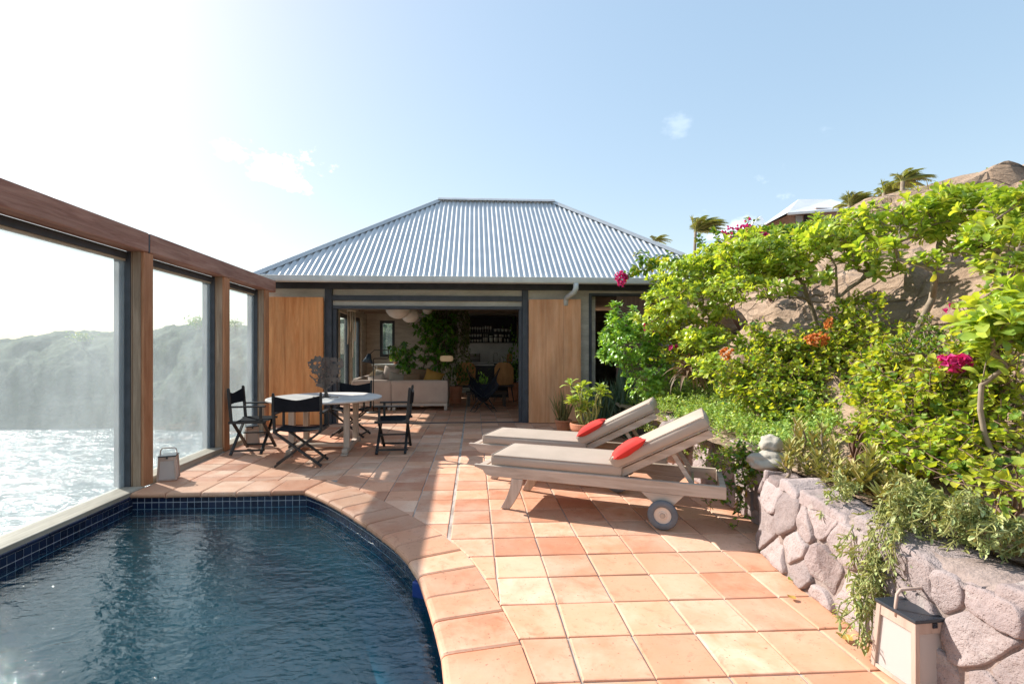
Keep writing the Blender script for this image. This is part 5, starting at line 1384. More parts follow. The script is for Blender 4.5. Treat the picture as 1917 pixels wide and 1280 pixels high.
shrub('spreading yellow green bush with bare grey stems in the middle of the bank', (4.05, 5.5, gz(4.05, 5.5)), [(P3(1420, 480, 5.6), (.48, .45, .26)), (P3(1480, 465, 5.6), (.45, .45, .24)), (P3(1455, 495, 5.4), (.45, .4, .16)), (P3(1390, 470, 5.4), (.3, .3, .2)), (P3(1540, 445, 5.5), (.30, .3, .14)), (P3(1500, 510, 5.3), (.3, .3, .1)), (P3(1380, 540, 5.5), (.35, .3, .2)), (P3(1440, 545, 5.2), (.3, .3, .1))], 380, 13, L_nau, .102, 12, .024)
shrub('tall slender stemmed bush right of the middle, its crown against the rock', (4.25, 5.0, gz(4.25, 5.0)-.05), [(P3(1570, 435, 5.0), (.38, .4, .20)), (P3(1620, 450, 5.1), (.36, .3, .20)), (P3(1550, 450, 4.8), (.26, .26, .12)), (P3(1600, 490, 4.9), (.24, .2, .1)), (P3(1650, 500, 4.7), (.25, .3, .12)), (P3(1530, 520, 4.9), (.2, .2, .12))], 175, 14, L_nau, .104, 12, .022, trunk=[P3(1567, 560, 4.95), P3(1565, 500, 4.95)])
shrub('open candelabra bush with a thick forked trunk on the rock face', (3.55, 3.95, gz(3.55, 3.95)-.08), [(P3(1735, 400, 4.0), (.30, .3, .16)), (P3(1800, 395, 4.0), (.34, .3, .17)), (P3(1670, 400, 4.1), (.22, .26, .10)), (P3(1850, 400, 3.9), (.28, .28, .10)), (P3(1775, 430, 3.8), (.25, .25, .09)), (P3(1690, 450, 3.9), (.16, .2, .07)), (P3(1640, 470, 4.1), (.14, .2, .09)), (P3(1830, 460, 3.7), (.22, .25, .1)), (P3(1720, 500, 3.8), (.12, .2, .08))], 185, 15, L_nau, .106, 12, .026, trunk=[P3(1745, 560, 3.9), P3(1756, 480, 3.95), P3(1762, 430, 3.98)])
shrub('leafy bush with green stems at the right edge of the photo, highest up the bank', (3.75, 3.35, gz(3.75, 3.35)-.05), [(P3(1890, 390, 3.3), (.30, .28, .12)), (P3(1935, 420, 3.3), (.28, .3, .14)), (P3(1860, 440, 3.2), (.2, .2, .10)), (P3(1960, 380, 3.4), (.2, .25, .14)), (P3(1900, 480, 3.1), (.2, .2, .12))], 120, 16, L_nau, .104, 12, .022, trunk=[P3(1885, 560, 3.3), P3(1895, 490, 3.3)])
shrub('low bush of large pale leaves at the right edge, below the rock hollow', (2.98, 2.55, gz(2.98, 2.55)-.02), [(P3(1880, 620, 2.5), (.18, .2, .10)), (P3(1920, 640, 2.4), (.2, .2, .16)), (P3(1900, 570, 2.6), (.12, .14, .06)), (P3(1870, 660, 2.5), (.10, .1, .07)), (P3(1850, 590, 2.7), (.12, .14, .06)), (P3(1925, 560, 2.5), (.12, .14, .08))], 46, 17, L_nau, .13, 11, .014)
shrub('yellow green bush low in the middle, between the orange flowers and the ground cover', (3.3, 5.6, gz(3.3, 5.6)), [(P3(1350, 640, 5.6), (.30, .3, .14)), (P3(1300, 640, 5.8), (.22, .3, .14)), (P3(1330, 690, 5.3), (.25, .25, .13)), (P3(1395, 655, 5.4), (.2, .2, .1))], 125, 18, L_nau, .10, 11, .016)
shrub('small dark leaved bush in the hollow under the candelabra bush', (3.35, 3.4, gz(3.35, 3.4)), [(P3(1745, 615, 3.5), (.20, .2, .12)), (P3(1800, 610, 3.5), (.14, .2, .12)), (P3(1700, 650, 3.4), (.18, .2, .1)), (P3(1770, 650, 3.3), (.18, .2, .08))], 150, 19, L_boud, .038, 9, .01, tmpl=T_ellip)

# bougainvillea: (root, tip pixels...) as long canes
def fan(root, tips, h=.12, seed=0, n=14):
    r_ = random.Random(seed); return [arch(root, t_, h*r_.uniform(.5, 1.4), n, r_, .05) for t_ in tips]
def jitter(pts, k, s, seed):
    r_ = random.Random(seed); out = []
    for p in pts:
        for _ in range(k): out.append(Vector(p)+Vector((r_.uniform(-s, s), r_.uniform(-s, s), r_.uniform(-s, s)*.7)))
    return out
ro = Vector((4.3, 7.6, gz(4.3, 7.6)))
canes('dark bougainvillea cane with one magenta flower head hanging before the roof edge', [[ro, P3(1330, 520, 7.4), P3(1300, 490, 7.2), P3(1262, 495, 7.1), P3(1225, 500, 7.0), P3(1190, 508, 7.0), P3(1168, 518, 7.0)], [ro, P3(1340, 520, 7.4), P3(1300, 500, 7.2), P3(1240, 496, 7.1), P3(1200, 490, 7.0), P3(1186, 472, 7.0)], [ro, P3(1330, 530, 7.3), P3(1285, 515, 7.2), P3(1250, 530, 7.0), P3(1215, 545, 7.0)], [ro, P3(1340, 500, 7.4), P3(1320, 470, 7.3), P3(1312, 440, 7.3)], [ro, P3(1350, 480, 7.4), P3(1345, 450, 7.4), P3(1330, 425, 7.4)]], 31, L_boud, .085, .016, [(P3(1164, 521, 7.0), (.075, .07, .10), 60), (P3(1250, 540, 7.05), (.05, .05, .05), 16)], side=.25, from_=.3)
ro = Vector((5.0, 7.9, gz(5.0, 7.9)))
canes('bougainvillea with several magenta flower heads on the skyline below the hillside house', [arch(ro, P3(u, v, Y), .15, 12, random.Random(u), .08) for u, v, Y in ((1390, 428, 7.6), (1415, 445, 7.6), (1360, 470, 7.5), (1420, 470, 7.5), (1365, 430, 7.8), (1395, 410, 7.8), (1345, 445, 7.7), (1330, 470, 7.6), (1400, 455, 7.4), (1375, 450, 7.6))], 32, L_boud, .08, .017, [(P3(1390, 428, 7.6), (.13, .1, .035), 44), (P3(1419, 443, 7.5), (.17, .1, .05), 70), (P3(1362, 468, 7.5), (.11, .08, .05), 36), (P3(1418, 463, 7.5), (.07, .06, .05), 18), (P3(1362, 433, 7.7), (.06, .06, .09), 14), (P3(1400, 413, 7.7), (.05, .04, .04), 6)], side=.3, from_=.35)
ro = Vector((3.1, 4.7, gz(3.1, 4.7)))
t1 = [P3(u, v, Y) for u, v, Y in ((1370, 690, 4.9), (1400, 680, 4.8), (1430, 690, 4.7), (1465, 700, 4.6), (1500, 690, 4.5), (1540, 690, 4.5), (1580, 700, 4.4), (1450, 740, 4.5), (1490, 745, 4.4), (1530, 740, 4.3), (1575, 745, 4.2), (1415, 735, 4.6), (1385, 740, 4.7), (1530, 785, 4.1), (1580, 780, 4.1), (1490, 780, 4.3), (1440, 775, 4.4), (1360, 720, 4.9), (1340, 705, 5.0), (1620, 740, 4.1))]
canes('broad bougainvillea of curled yellow green leaves in the middle of the planter', fan(ro, jitter(t1, 7, .13, 3), .10, 33), 33, L_bou, .060, .018, [], side=.22, from_=.25)
ro = Vector((3.35, 4.9, gz(3.35, 4.9)))
t2 = [P3(u, v, Y) for u, v, Y in ((1400, 615, 5.0), (1440, 610, 4.9), (1480, 620, 4.8), (1530, 625, 4.7), (1580, 610, 4.6), (1600, 640, 4.5), (1640, 610, 4.5), (1660, 640, 4.3), (1560, 650, 4.5), (1500, 650, 4.6), (1620, 670, 4.3), (1590, 560, 4.8), (1650, 560, 4.5), (1460, 650, 4.8), (1420, 655, 4.9), (1650, 700, 4.2), (1690, 600, 4.3))]
canes('bougainvillea with orange flowers across the middle of the bank', fan(ro, jitter(t2, 5, .12, 5), .10, 34), 34, L_bou, .060, .018, [(P3(1530, 634, 4.45), (.10, .06, .045), 40), (P3(1360, 662, 4.9), (.06, .05, .04), 16), (P3(1552, 604, 4.5), (.03, .03, .04), 8)], L_oran, side=.22, from_=.3)
ro = Vector((2.95, 3.2, gz(2.95, 3.2)))
t3 = [P3(u, v, Y) for u, v, Y in ((1745, 690, 3.0), (1790, 685, 2.9), (1840, 720, 2.8), (1890, 715, 2.8), (1810, 640, 3.0), (1850, 660, 2.9), (1870, 760, 2.7), (1905, 790, 2.6), (1830, 700, 2.9), (1780, 700, 2.9), (1920, 730, 2.7), (1935, 830, 2.5), (1890, 830, 2.6))]
canes('bougainvillea with a bright magenta flower head at the right, above bare brown rock', fan(ro, jitter(t3, 5, .08, 6), .10, 35), 35, L_bou, .060, .020, [(P3(1788, 678, 2.88), (.075, .05, .035), 40), (P3(1740, 690, 3.2), (.02, .02, .02), 4), (P3(1777, 577, 3.5), (.022, .02, .022), 5)], side=.2, from_=.35)
ro = Vector((2.78, 3.4, gz(2.78, 3.4)))
t4 = [P3(u, v, Y) for u, v, Y in ((1620, 785, 3.2), (1655, 775, 3.15), (1690, 775, 3.1), (1725, 790, 3.0), (1740, 820, 2.9), (1700, 840, 2.85), (1715, 870, 2.75), (1730, 880, 2.7), (1760, 880, 2.65), (1800, 850, 2.7), (1840, 850, 2.6), (1870, 870, 2.5), (1830, 890, 2.5), (1900, 860, 2.5), (1780, 770, 3.0), (1850, 910, 2.4), (1900, 900, 2.4), (1600, 800, 3.3), (1690, 900, 2.7))]
canes('low bougainvillea of yellow edged leaves sprawling towards the wall at the right', fan(ro, jitter(t4, 3, .05, 8), .14, 36), 36, L_bou, .060, .024, [], side=.12, from_=.5)
ro = Vector((2.7, 2.3, gz(2.7, 2.3)))
t5 = [P3(u, v, Y) for u, v, Y in ((1860, 950, 2.1), (1900, 930, 2.1), (1800, 910, 2.3), (1760, 900, 2.4), (1930, 880, 2.1), (1850, 890, 2.2), (1940, 960, 1.95))]
canes('sparse brown twigged shrub over the wall top at the right edge', fan(ro, jitter(t5, 2, .04, 9), .08, 37), 37, L_bou, .06, .04, [], side=.1, from_=.45, name='twiggy_shrub', cat='shrub', grp='leafy shrubs on the bank')
ro = Vector((3.3, 6.7, gz(3.3, 6.7)))
t6 = [P3(u, v, Y) for u, v, Y in ((1240, 610, 6.7), (1270, 600, 6.6), (1300, 610, 6.5), (1260, 640, 6.5), (1290, 650, 6.4), (1320, 630, 6.4), (1240, 660, 6.5), (1275, 680, 6.3), (1310, 670, 6.2), (1230, 590, 6.8), (1340, 610, 6.3))]
canes('bougainvillea with a few pink flowers behind the dense bright green bush', fan(ro, jitter(t6, 5, .14, 10), .12, 38), 38, L_bou, .062, .020, [(P3(1215, 612, 6.7), (.07, .06, .06), 22), (P3(1262, 650, 6.4), (.05, .05, .04), 8)], side=.25, from_=.3)

ro = Vector((3.25, 3.7, gz(3.25, 3.7)))
t7 = [P3(u, v, Y) for u, v, Y in ((1640, 700, 3.7), (1670, 660, 3.75), (1610, 720, 3.8), (1700, 690, 3.5), (1650, 740, 3.5), (1690, 730, 3.4), (1620, 660, 4.0), (1600, 760, 3.6), (1640, 770, 3.4), (1670, 620, 3.9), (1720, 660, 3.5))]
canes('bougainvillea of mixed green and yellow leaves below the candelabra bush', fan(ro, jitter(t7, 5, .10, 11), .10, 39), 39, L_bou, .064, .021, [], side=.2, from_=.3)
ro = Vector((3.3, 2.9, gz(3.3, 2.9)))
t8 = [P3(u, v, Y) for u, v, Y in ((1850, 560, 3.0), (1880, 540, 2.9), (1830, 600, 3.0), (1905, 600, 2.8), (1860, 620, 2.9), (1920, 500, 2.8), (1800, 560, 3.2), (1890, 660, 2.7))]
canes('thin branched bougainvillea at the right edge between the two paddle leaved bushes', fan(ro, jitter(t8, 3, .07, 12), .08, 40), 40, L_bou, .06, .028, [], side=.15, from_=.4)
# the feathery ground cover on the planter behind the loungers
r_ = random.Random(50); L = Leaves(); m = MB()
for _ in range(2600):
    s_ = r_.random(); y = 3.65+4.6*s_; xw = np.interp(y, [3.6, 5, 6.6, 8.3], [2.36, 2.34, 2.42, 2.60])
    x = xw+r_.uniform(-.06, 1.0)**1.0*np.interp(y, [3.6, 4.5, 6, 8.3], [.55, .85, 1.0, .75])
    base = gz(x, y) if x > xw+.05 else .44
    hump = .10+.16*max(0, fbm(x*1.6, y*1.6, 5, 3)+.5)
    z = base+hump*r_.uniform(.3, 1.1)
    if x < xw+.06: z = .46+r_.uniform(-.22, .18)
    p = Vector((x, y, z)); d = (Vector((r_.uniform(-1, .5), r_.uniform(-.7, .7), r_.uniform(.2, 1)))).normalized(); ln = r_.uniform(.08, .17)
    q = [p, p+d*ln*.5, p+d*ln+Vector((0, 0, -.02))]
    if r_.random() < .5: m.tube(q, .0018, 4)
    for k in range(r_.randint(7, 12)):
        w_ = k/10; pp = q[0].lerp(q[2], w_); o = rv(r_); o = (o-d*o.dot(d)).normalized()
        L.add(pp, (o+d*.5).normalized(), Vector((0, 0, 1))+rv(r_)*.5, r_.uniform(.018, .040))
L.into(m, T_small); o = m.build('ground_cover', L_cover, smooth=True); kind(o, 'stuff')
# ivy-like trailer hanging at the wall's inner corner
canes('dark green creeper hanging down the inner corner of the planter wall', fan(Vector((2.36, 4.0, .55)), [P3(u, v, Y) for u, v, Y in ((1385, 900, 3.85), (1375, 940, 3.8), (1390, 970, 3.75), (1370, 860, 3.9), (1395, 920, 3.7), (1340, 930, 3.9), (1330, 955, 3.9), (1380, 985, 3.7), (1350, 880, 4.1), (1320, 850, 4.2))], .03, 51), 51, L_boud, .048, .022, [], name='creeper', cat='creeper', grp=None, from_=.1, side=.3, rad=.004)
# trailing succulent over the wall
r_ = random.Random(60); m = MB(); L = Leaves()
for (u0, v0, Y0_, u1, v1, Y1, n) in ((1690, 960, 2.36, 1650, 1090, 2.22, 17), (1650, 985, 2.5, 1600, 1060, 2.34, 14), (1680, 1050, 2.28, 1640, 1160, 2.16, 13), (1640, 1100, 2.28, 1605, 1200, 2.16, 12), (1745, 930, 2.25, 1690, 1000, 2.2, 18), (1800, 960, 2.1, 1740, 980, 2.15, 12), (1860, 985, 2.0, 1790, 990, 2.0, 12), (1720, 1000, 2.2, 1700, 1110, 2.1, 10), (1860, 1000, 2.1, 1800, 1020, 2.02, 16), (1920, 1010, 1.95, 1870, 1040, 1.9, 14), (1600, 930, 2.75, 1560, 945, 2.66, 12), (1760, 950, 2.3, 1720, 985, 2.2, 20)):
    for _ in range(n):
        a = P3(u0+r_.uniform(-28, 28), v0+r_.uniform(-14, 14), Y0_); b = P3(u1+r_.uniform(-34, 34), v1+r_.uniform(-45, 40), Y1)
        o_ = Vector((-.045, 0, .04)); pts = arch(a+o_, b+o_*.6, .03, 8, r_, .03); m.tube(pts, .0028, 5)
        for i in range(1, len(pts)):
            for k in range(3):
                d = (pts[i]-pts[i-1]).normalized(); o = rv(r_); o = (o-d*o.dot(d)).normalized()
                L.add(pts[i-1].lerp(pts[i], k/3), (o*.8+d*.7+Vector((0, 0, .15))).normalized(), o+Vector((0, 0, .5)), r_.uniform(.022, .042), 1.2)
ts = thing('trailing_succulent', 'grey green trailing succulent spilling down the face of the stone wall', 'succulent')
m.build('stems', M_stemg, ts); mm = MB(); L.into(mm, T_succ); mm.build('foliage', L_succ, ts, smooth=True)
# kalanchoe clumps on the wall top
def kalanchoe(label, spots, seed, s=1.):
    r_ = random.Random(seed); t_ = thing('kalanchoe', label, 'succulent', (0, 0, 0), 0, 'stemmed succulents on the wall'); m = MB(); L = Leaves()
    for u, v, Y, h in spots:
        top = P3(u, v, Y); gx, gy = top.x+r_.uniform(-.03, .03), top.y+r_.uniform(-.03, .03); b = Vector((gx, gy, max(.54, gz(gx, gy))-.02)); pts = arch(b, top, 0, 8, r_, .02); m.tube(pts, [.009*s]*4+[.007*s]*5, 6)
        H_ = (top-b).length; ph = 0
        for i in range(int(26*max(.5, h))):
            q = .25+.75*i/(26*max(.5, h)); p = b.lerp(top, q); ph += 2.4; el = R(75-45*q)
            d = Vector((math.cos(ph)*math.sin(el), math.sin(ph)*math.sin(el), math.cos(el)))
            for z in (0, 1): L.add(p, (d+rv(r_)*.18), Vector((0, 0, 1)), s*r_.uniform(.08, .13)*(1.0-.3*q), 1.7)
    m.build('stems', M_stem, t_, smooth=True); mm = MB(); L.into(mm, T_blade); mm.build('foliage', L_kal, t_, smooth=True)
kalanchoe('olive brown stemmed succulent clump behind the pale stones on the wall corner', [(1500, 800, 3.30, 1), (1480, 830, 3.3, 1), (1520, 815, 3.25, 1), (1540, 800, 3.3, 1), (1560, 830, 3.1, 1), (1470, 860, 3.25, .7), (1530, 850, 3.1, .8), (1505, 860, 3.2, .7), (1555, 860, 3.05, .7), (1490, 790, 3.4, 1)], 71)
kalanchoe('low olive brown succulents lining the planter behind the cap stones', [(1580, 885, 2.9, .7), (1610, 895, 2.8, .7), (1570, 870, 2.95, .7), (1545, 880, 3.05, .8), (1590, 870, 2.95, .8), (1650, 920, 2.65, .5), (1670, 930, 2.6, .5)], 74)
kalanchoe('tall olive succulent stem with a feathery head in the middle of the wall top', [(1633, 845, 2.82, 1.3), (1625, 870, 2.8, .8), (1645, 865, 2.85, .9), (1605, 880, 2.85, .7)], 72, 1.1)
kalanchoe('small olive succulents right of the tall one on the wall top', [(1680, 895, 2.65, .8), (1600, 915, 2.8, .4), (1700, 905, 2.6, .7), (1660, 900, 2.7, .6)], 73)
# leaf litter caught on the planter soil
r_ = random.Random(77); L = Leaves(); m = MB()
for _ in range(420):
    y = r_.uniform(.6, 3.5); x = np.interp(y, [.6, 2.2, 2.93, 3.5], [2.30, 2.24, 2.28, 2.5])+abs(r_.gauss(0, .22)); L.add((x, y, gz(x, y)+.012+r_.uniform(0, .03)), (r_.gauss(0, 1), r_.gauss(0, 1), r_.gauss(.1, .25)), Vector((0, 0, 1))+rv(r_)*.4, r_.uniform(.03, .07))
L.into(m, T_heart); kind(m.build('leaf_litter', L_dead, smooth=True), 'stuff')
# withered aloe
def spiky(name, label, c, n, ln, seed, lmat, cat, el=(10, 80), wd=1.2, curl=True):
    r_ = random.Random(seed); L = Leaves()
    for k in range(n):
        q = k/n; th = k*2.4; e = R(el[0]+(el[1]-el[0])*q); d = Vector((math.cos(th)*math.sin(e), math.sin(th)*math.sin(e), math.cos(e)))+rv(r_)*.1
        L.add(Vector(c)+d*.01, d, Vector((0, 0, 1)), ln*r_.uniform(.75, 1.15), wd)
    m = MB(); L.into(m, T_blade if not curl else leaf_tmpl([.07, .075, .065, .05, .03, .004], .6, .30)); o = m.build(name, lmat, smooth=True); return tag(o, label, cat)
spiky('aloe', 'withered brown aloe rosette on the bank above the ground cover', P3(1290, 705, 5.9), 60, .30, 81, L_aloe, 'aloe', (15, 125))
r_ = random.Random(82); L = Leaves()
for _ in range(150):
    c = P3(r_.uniform(1108, 1185), 752, r_.uniform(7.6, 8.6)); c.z = .04 if c.x < 2.5 else .3
    L.add(c, Vector((r_.gauss(0, .22), r_.gauss(0, .2), 1)), rv(r_), r_.uniform(.55, .95), .55)
m = MB(); L.into(m, T_blade); tag(m.build('blade_plant', L_snake, smooth=True), 'tuft of upright blue green blades below the dark doorway', 'blade plant')
spiky('agave', 'small grey green spiky rosette under the broad bougainvillea', P3(1440, 668, 5.0), 26, .20, 83, L_snake, 'agave', (10, 85), 1.0)
# potted plants
pt = thing('potted_plant', 'paddle leaved succulent in a wide terracotta pot behind the farther lounger', 'potted plant', (at(1100, 790, 6.85).x, 6.85, .006))
m = MB(); m.lathe([(.0001, 0), (.165, 0), (.232, .275), (.235, .28), (.250, .285), (.257, .31), (.255, .372), (.243, .38), (.228, .372), (.223, .34), (.0001, .335)], 40); pot = m.build('pot', M_terrac, pt, smooth=False, bevel=.004)
m = MB(); m.lathe([(.0001, .346), (.222, .343)], 24); m.build('soil', M_soil, pt)
r_ = random.Random(90); tips = [Vector((r_.uniform(-.28, .26), r_.uniform(-.2, .2), r_.uniform(.66, .92))) for _ in range(12)]+[Vector((r_.uniform(-.2, .2), r_.uniform(-.15, .15), r_.uniform(.5, .62))) for _ in range(4)]
m = MB(); L = Leaves()
for p in tips:
    b = Vector((p.x*.35, p.y*.35, .34)); pts = arch(b, p, 0, 8, r_, .03); m.tube(pts, [.013]*4+[.010]*5, 6); rosette(L, p, (pts[-1]-pts[-2]+Vector((0, 0, .05))).normalized(), r_, 12, .15, (8, 84), 1.15)
m.build('stems', M_stemg, pt, smooth=True); mm = MB(); L.into(mm, T_obov); mm.build('foliage', leafmat('pot_succulent_leaf', [(.28, .42, .07), (.38, .50, .12), (.45, .52, .16)], .38, .4, .45), pt, smooth=True)
p2 = thing('potted_plant', 'thin dry grass in a small clay pot by the right hand timber leaf', 'potted plant', (1.55, 8.35, .006))
m = MB(); m.lathe([(.0001, 0), (.10, 0), (.14, .17), (.15, .175), (.15, .21), (.135, .21), (.13, .18), (.0001, .18)], 26); m.build('pot', M_terrac, p2, bevel=.003)
L = Leaves()
for _ in range(60): L.add((r_.gauss(0, .04), r_.gauss(0, .04), .18), (r_.gauss(0, .28), r_.gauss(0, .28), 1), rv(r_), r_.uniform(.25, .6), .22)
mm = MB(); L.into(mm, T_blade); mm.build('foliage', L_grass, p2, smooth=True)
# indoor plants
ip = thing('indoor_tree', 'tall dark leaved indoor tree with drooping leaves behind the sofa', 'indoor plant'); r_ = random.Random(95)
tips = []
for u, v, ru, rvv, n in ((808, 600, 28, 18, 46), (800, 640, 24, 26, 42), (760, 660, 24, 20, 36), (820, 660, 22, 24, 34), (780, 690, 26, 14, 22), (842, 620, 18, 30, 26), (765, 685, 20, 16, 16)):
    for _ in range(n): tips.append(P3(r_.gauss(u, ru*.55), min(705, r_.gauss(v, rvv*.6)), 12.8+r_.uniform(-.4, .5)))
bs = P3(803, 735, 12.9); m, dirs = branch_tree((bs.x, bs.y, .3), tips, r_, .035, .004); m.build('stems', M_stem, ip, smooth=True); L = Leaves()
for p, d in dirs:
    for k in range(6): L.add(p, (rv(r_)*.8+Vector((0, 0, -.75))), Vector((0, 0, 1))+rv(r_)*.5, r_.uniform(.14, .24), .9)
mm = MB(); L.into(mm, T_drop); mm.build('foliage', L_dark, ip, smooth=True)
m = MB(); m.lathe([(.0001, 0), (.18, 0), (.23, .36), (.21, .36), (.20, .31), (.0001, .3)], 24, (bs.x, bs.y, .006)); m.build('pot', M_terrac, ip)
iv = thing('hanging_vines', 'mass of small leaved vines hanging from the ceiling down to the floor pot', 'indoor plant'); m = MB(); L = Leaves()
for _ in range(130):
    x = P3(r_.uniform(812, 878), 600, 13.4).x; y = 13.4+r_.uniform(-.3, .3); z0 = r_.uniform(2.3, 2.65); z1 = r_.uniform(.7, 1.7)
    pts = [Vector((x+r_.uniform(-.02, .02)+.05*math.sin(i*1.3+x*9), y+r_.uniform(-.03, .03), z0+(z1-z0)*i/9)) for i in range(10)]; m.tube(pts, .004, 4)
    for i in range(9):
        for k in range(4): L.add(pts[i].lerp(pts[i+1], k/4), rv(r_)+Vector((0, 0, -.4)), Vector((0, 0, 1))+rv(r_)*.6, r_.uniform(.05, .10))
m.build('stems', M_stem, iv); mm = MB(); L.into(mm, T_ellip); mm.build('foliage', L_vine, iv, smooth=True)
def tuft(name, label, c, n, sp, ln, lmat, tm, seed, pot=None, grp=None):
    r_ = random.Random(seed); t_ = thing(name, label, 'indoor plant', c, 0, grp); L = Leaves()
    for _ in range(n):
        p = Vector((r_.gauss(0, sp[0]), r_.gauss(0, sp[1]), abs(r_.gauss(0, sp[2])))); L.add(p, p.normalized()*.6+rv(r_)*.6+Vector((0, 0, .4)), Vector((0, 0, 1))+rv(r_)*.4, ln*r_.uniform(.7, 1.2))
    m = MB(); L.into(m, tm); m.build('foliage', lmat, t_, smooth=True)
    if pot:
        m = MB(); m.lathe([(.0001, -pot[1]), (pot[0]*.75, -pot[1]), (pot[0], 0), (pot[0]*.9, 0), (.0001, -.03)], 20); m.build('pot', M_terrac, t_)
q = P3(905, 704, 12.3); tuft('bench_plant', 'small bright green plant in a pot on the dark bench', (q.x, q.y, .55), 60, (.05, .04, .09), .10, L_nau2, T_ellip, 96, (.08, .18))
q = P3(962, 700, 13.6); tuft('corner_plant', 'leafy plant at the right edge of the kitchen', (q.x, q.y, .5), 260, (.14, .12, .65), .11, L_dark, T_ellip, 97, (.18, .49))
q = P3(852, 705, 13.0); tuft('floor_plant', 'leafy plant at the foot of the hanging vines', (q.x, q.y, .45), 320, (.28, .18, .40), .12, L_vine, T_ellip, 98, (.2, .44))
q = P3(737, 672, 13.4); tuft('window_plant', 'small yellow green plant on the white table by the rear window', (q.x, 13.75, 1.09), 70, (.09, .06, .14), .12, leafmat('yellow_green_leaf', [(.20, .33, .03), (.32, .42, .05)], .5, .4, .4), T_ellip, 99, (.06, .07))  # table plant has its own lighter yellow green leaf colours

# palms blown by the wind
def palm(label, c, H, n, ln, seed, wind=(1, .2, -.1)):
    r_ = random.Random(seed); t_ = thing('palm_tree', label, 'palm', (0, 0, 0), 0, 'wind blown palms behind'); c = Vector(c); w_ = Vector(wind)
    m = MB(); m.tube([c-Vector((0, 0, H)), c-Vector((.1, 0, H*.5)), c], [.10, .08, .07], 8); m.build('trunk', M_stem, t_, smooth=True)
    m = MB(); L = Leaves()
    for k in range(n):
        th = k*2.4; el = r_.uniform(.35, 1.45); d = Vector((math.cos(th)*math.cos(el), math.sin(th)*math.cos(el), math.sin(el))); d = (d+w_*.6).normalized(); pts = []
        for i in range(11):
            q = i/10; pts.append(c+d*ln*q+w_*(ln*.38*q*q)+Vector((0, 0, -ln*.34*q**2.2)))
        m.tube(pts, [max(.006, .03*(1-q/11)) for q in range(11)], 5)
        for i in range(2, 11):
            for z in range(5):
                p = pts[i-1].lerp(pts[i], z/5); t2_ = (pts[i]-pts[i-1]).normalized(); s_ = t2_.cross(Vector((0, 0, 1))).normalized()
                for sg in (-1, 1): L.add(p, (s_*sg*.8+t2_*.7+w_*.5+Vector((0, 0, -.35))+rv(r_)*.12), Vector((0, 0, 1)), ln*.36*(1-abs(i/10-.45)*.9), .7)
    m.build('fronds', M_stemg, t_); mm = MB(); L.into(mm, T_blade); mm.build('crown', L_palm, t_, smooth=True); return t_
palm('wind blown palm behind the right end of the roof, above the magenta flowers', P3(1302, 434, 24), 4.5, 30, 1.35, 101)
palm('palm tip just showing over the right hip of the roof', P3(1226, 450, 34), 4, 12, .9, 102)
palm('wind blown palm right of the hillside house, with drooping fronds', P3(1590, 385, 24), 3, 30, 1.2, 103)
palm('wind blown palm left of the bare rock ridge on the skyline', P3(1655, 362, 20), 3, 28, .95, 104)
palm('bushy wind blown palm close to the rock ridge, the highest on the skyline', P3(1690, 340, 18), 3, 28, .85, 105)
def skyline(u):
    """the point of the bank's ridge that stands highest in the direction of column u"""
    best = None
    for k in range(60):
        p = at(u, 400, 3.5+k*.15); z = slope(p.x, p.y)+fbm(p.x*.7, p.y*.7, slope(p.x, p.y)*.9, 5)*.17; e = (z-EYE)/p.length
        if best is None or e > best[0]: best = (e, Vector((p.x, p.y, z)))
    return best[1]
# grass and low scrub along the skyline of the rock
SKY = [skyline(1600+k*10) for k in range(20)]
r_ = random.Random(110); L = Leaves(); m = MB()
for _ in range(900):
    q = r_.random(); u = 1600+q*190; p = SKY[int(q*19.99)]+Vector((r_.uniform(-.35, .35), r_.uniform(-.5, .5), r_.uniform(-.12, .03)))
    L.add(p, (r_.gauss(.3, .4), r_.gauss(0, .4), 1), rv(r_), r_.uniform(.10, .24), .5)
L.into(m, T_blade); kind(m.build('ridge_grass', L_grass, smooth=True), 'stuff')
for k, (u, v, Y, s_) in enumerate(((1725, 343, 8.9, .22), (1770, 326, 8.4, .18), (1862, 300, 7.4, .16))):
    r_ = random.Random(120+k); c = skyline(u); L = Leaves(); m = MB()
    for _ in range(260):
        p = c+Vector((r_.gauss(0, s_), r_.gauss(0, s_), abs(r_.gauss(0, s_*.4)))); L.add(p, rv(r_)+Vector((0, 0, .6)), Vector((0, 0, 1))+rv(r_)*.4, .07)
    L.into(m, T_ellip); tag(m.build('ridge_bush', L_bou, smooth=True), ('low green bush on the ridge beside the highest palm', 'low green bush midway along the bare ridge', 'low green bush alone near the top of the bare rock')[k], 'bush', 'bushes on the ridge')
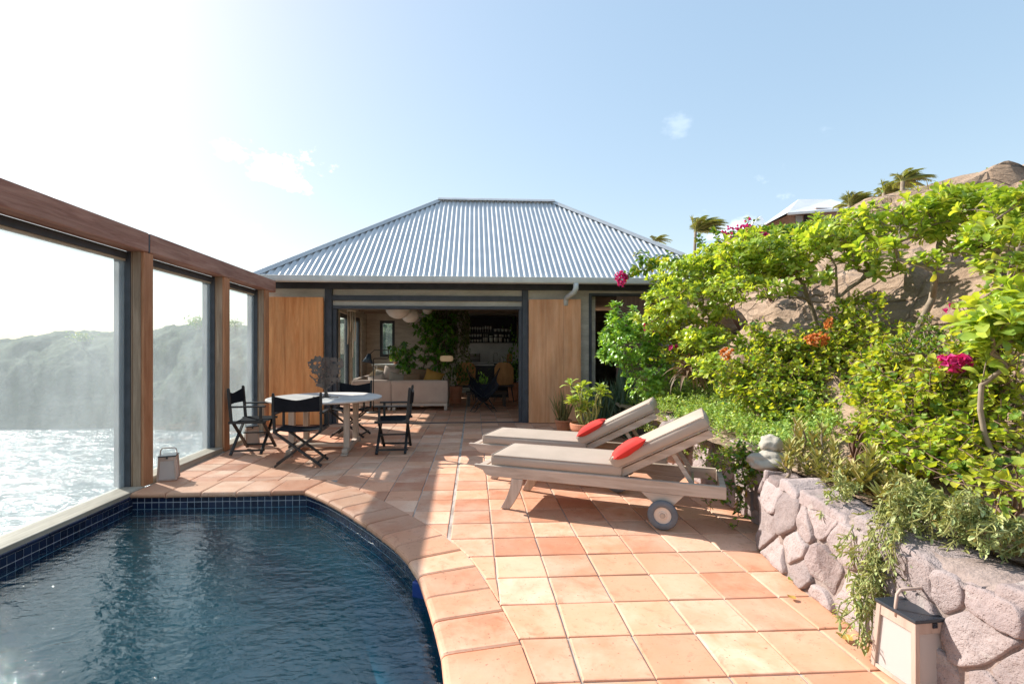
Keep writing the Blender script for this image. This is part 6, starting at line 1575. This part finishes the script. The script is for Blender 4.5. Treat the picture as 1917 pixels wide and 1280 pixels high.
# hedge of dark scrub below the hillside house
r_ = random.Random(130); L = Leaves(); m = MB()
for _ in range(5200):
    u = r_.uniform(1395, 1600); v = np.interp(u, [1395, 1440, 1500, 1600], [436, 428, 424, 410])+r_.uniform(0, 34); p = P3(u, v, r_.uniform(13, 15)); L.add(p, rv(r_)+Vector((0, 0, .5)), Vector((0, 0, 1))+rv(r_)*.5, r_.uniform(.10, .22))
L.into(m, T_ellip); tag(m.build('scrub_hedge', L_boud, smooth=True), 'dark green scrub hedge on the slope below the hillside house', 'hedge')
# trees on the far headland
for k, (u, v, d_, h_) in enumerate(((155, 632, 135, 5.5), (375, 604, 128, 6), (440, 606, 120, 4), (270, 622, 130, 3.5))):
    r_ = random.Random(140+k); c = P3(u, v, 160); t_ = thing('headland_tree', ('clump shaped tree at the left of the far headland ridge', 'lone thin trunked tree on the far headland ridge in the second pane', 'low tree on the headland ridge in the third pane', 'small tree on the headland ridge near the first post')[k], 'tree', (0, 0, 0), 0, 'trees on the far headland'); L = Leaves(); m = MB()
    for _ in range(220):
        p = c+Vector((r_.gauss(0, h_*.26), r_.gauss(0, h_*.26), r_.gauss(h_*.05, h_*.12))); L.add(p, rv(r_), rv(r_), h_*.16)
    L.into(m, T_ellip); m.build('crown', L_boud, t_, smooth=True); m = MB(); m.tube([c-Vector((0, 0, h_*.8)), c], [.25, .12], 6); m.build('trunk', M_stem, t_)
# fallen leaves on the tiles
for k, (u, v, mt, s_, lb) in enumerate(((1476, 1089, L_bou, .07, 'yellow green fallen leaf on the tiles close to the wall foot'), (1490, 1126, L_dead, .05, 'small pale fallen leaf on the tiles nearer the camera'), (1425, 1005, L_bou, .06, 'green fallen leaf at the wall corner in the lounger shadow'), (1575, 1160, L_dead, .09, 'curled brown fallen leaf at the foot of the wall'), (1597, 1205, L_dead, .075, 'large orange brown fallen leaf beside the lantern'), (1425, 1031, L_bou, .06, 'pale green fallen leaf where the tiles meet the wall corner'))):
    Z = EYE*FPX/(v-CV); q = at(u, v, Z*math.cos(YAW)-(u-CU)/FPX*Z*math.sin(YAW)); L = Leaves(); L.add((0, 0, .012), (math.cos(k*2.1), math.sin(k*2.1), .1), (0, 0, 1), s_, 1.1); m = MB(); L.into(m, T_heart); o = m.build('fallen_leaf', mt, smooth=True, loc=(q.x, q.y, .004)); tag(o, lb, 'leaf', 'fallen leaves on the tiles')
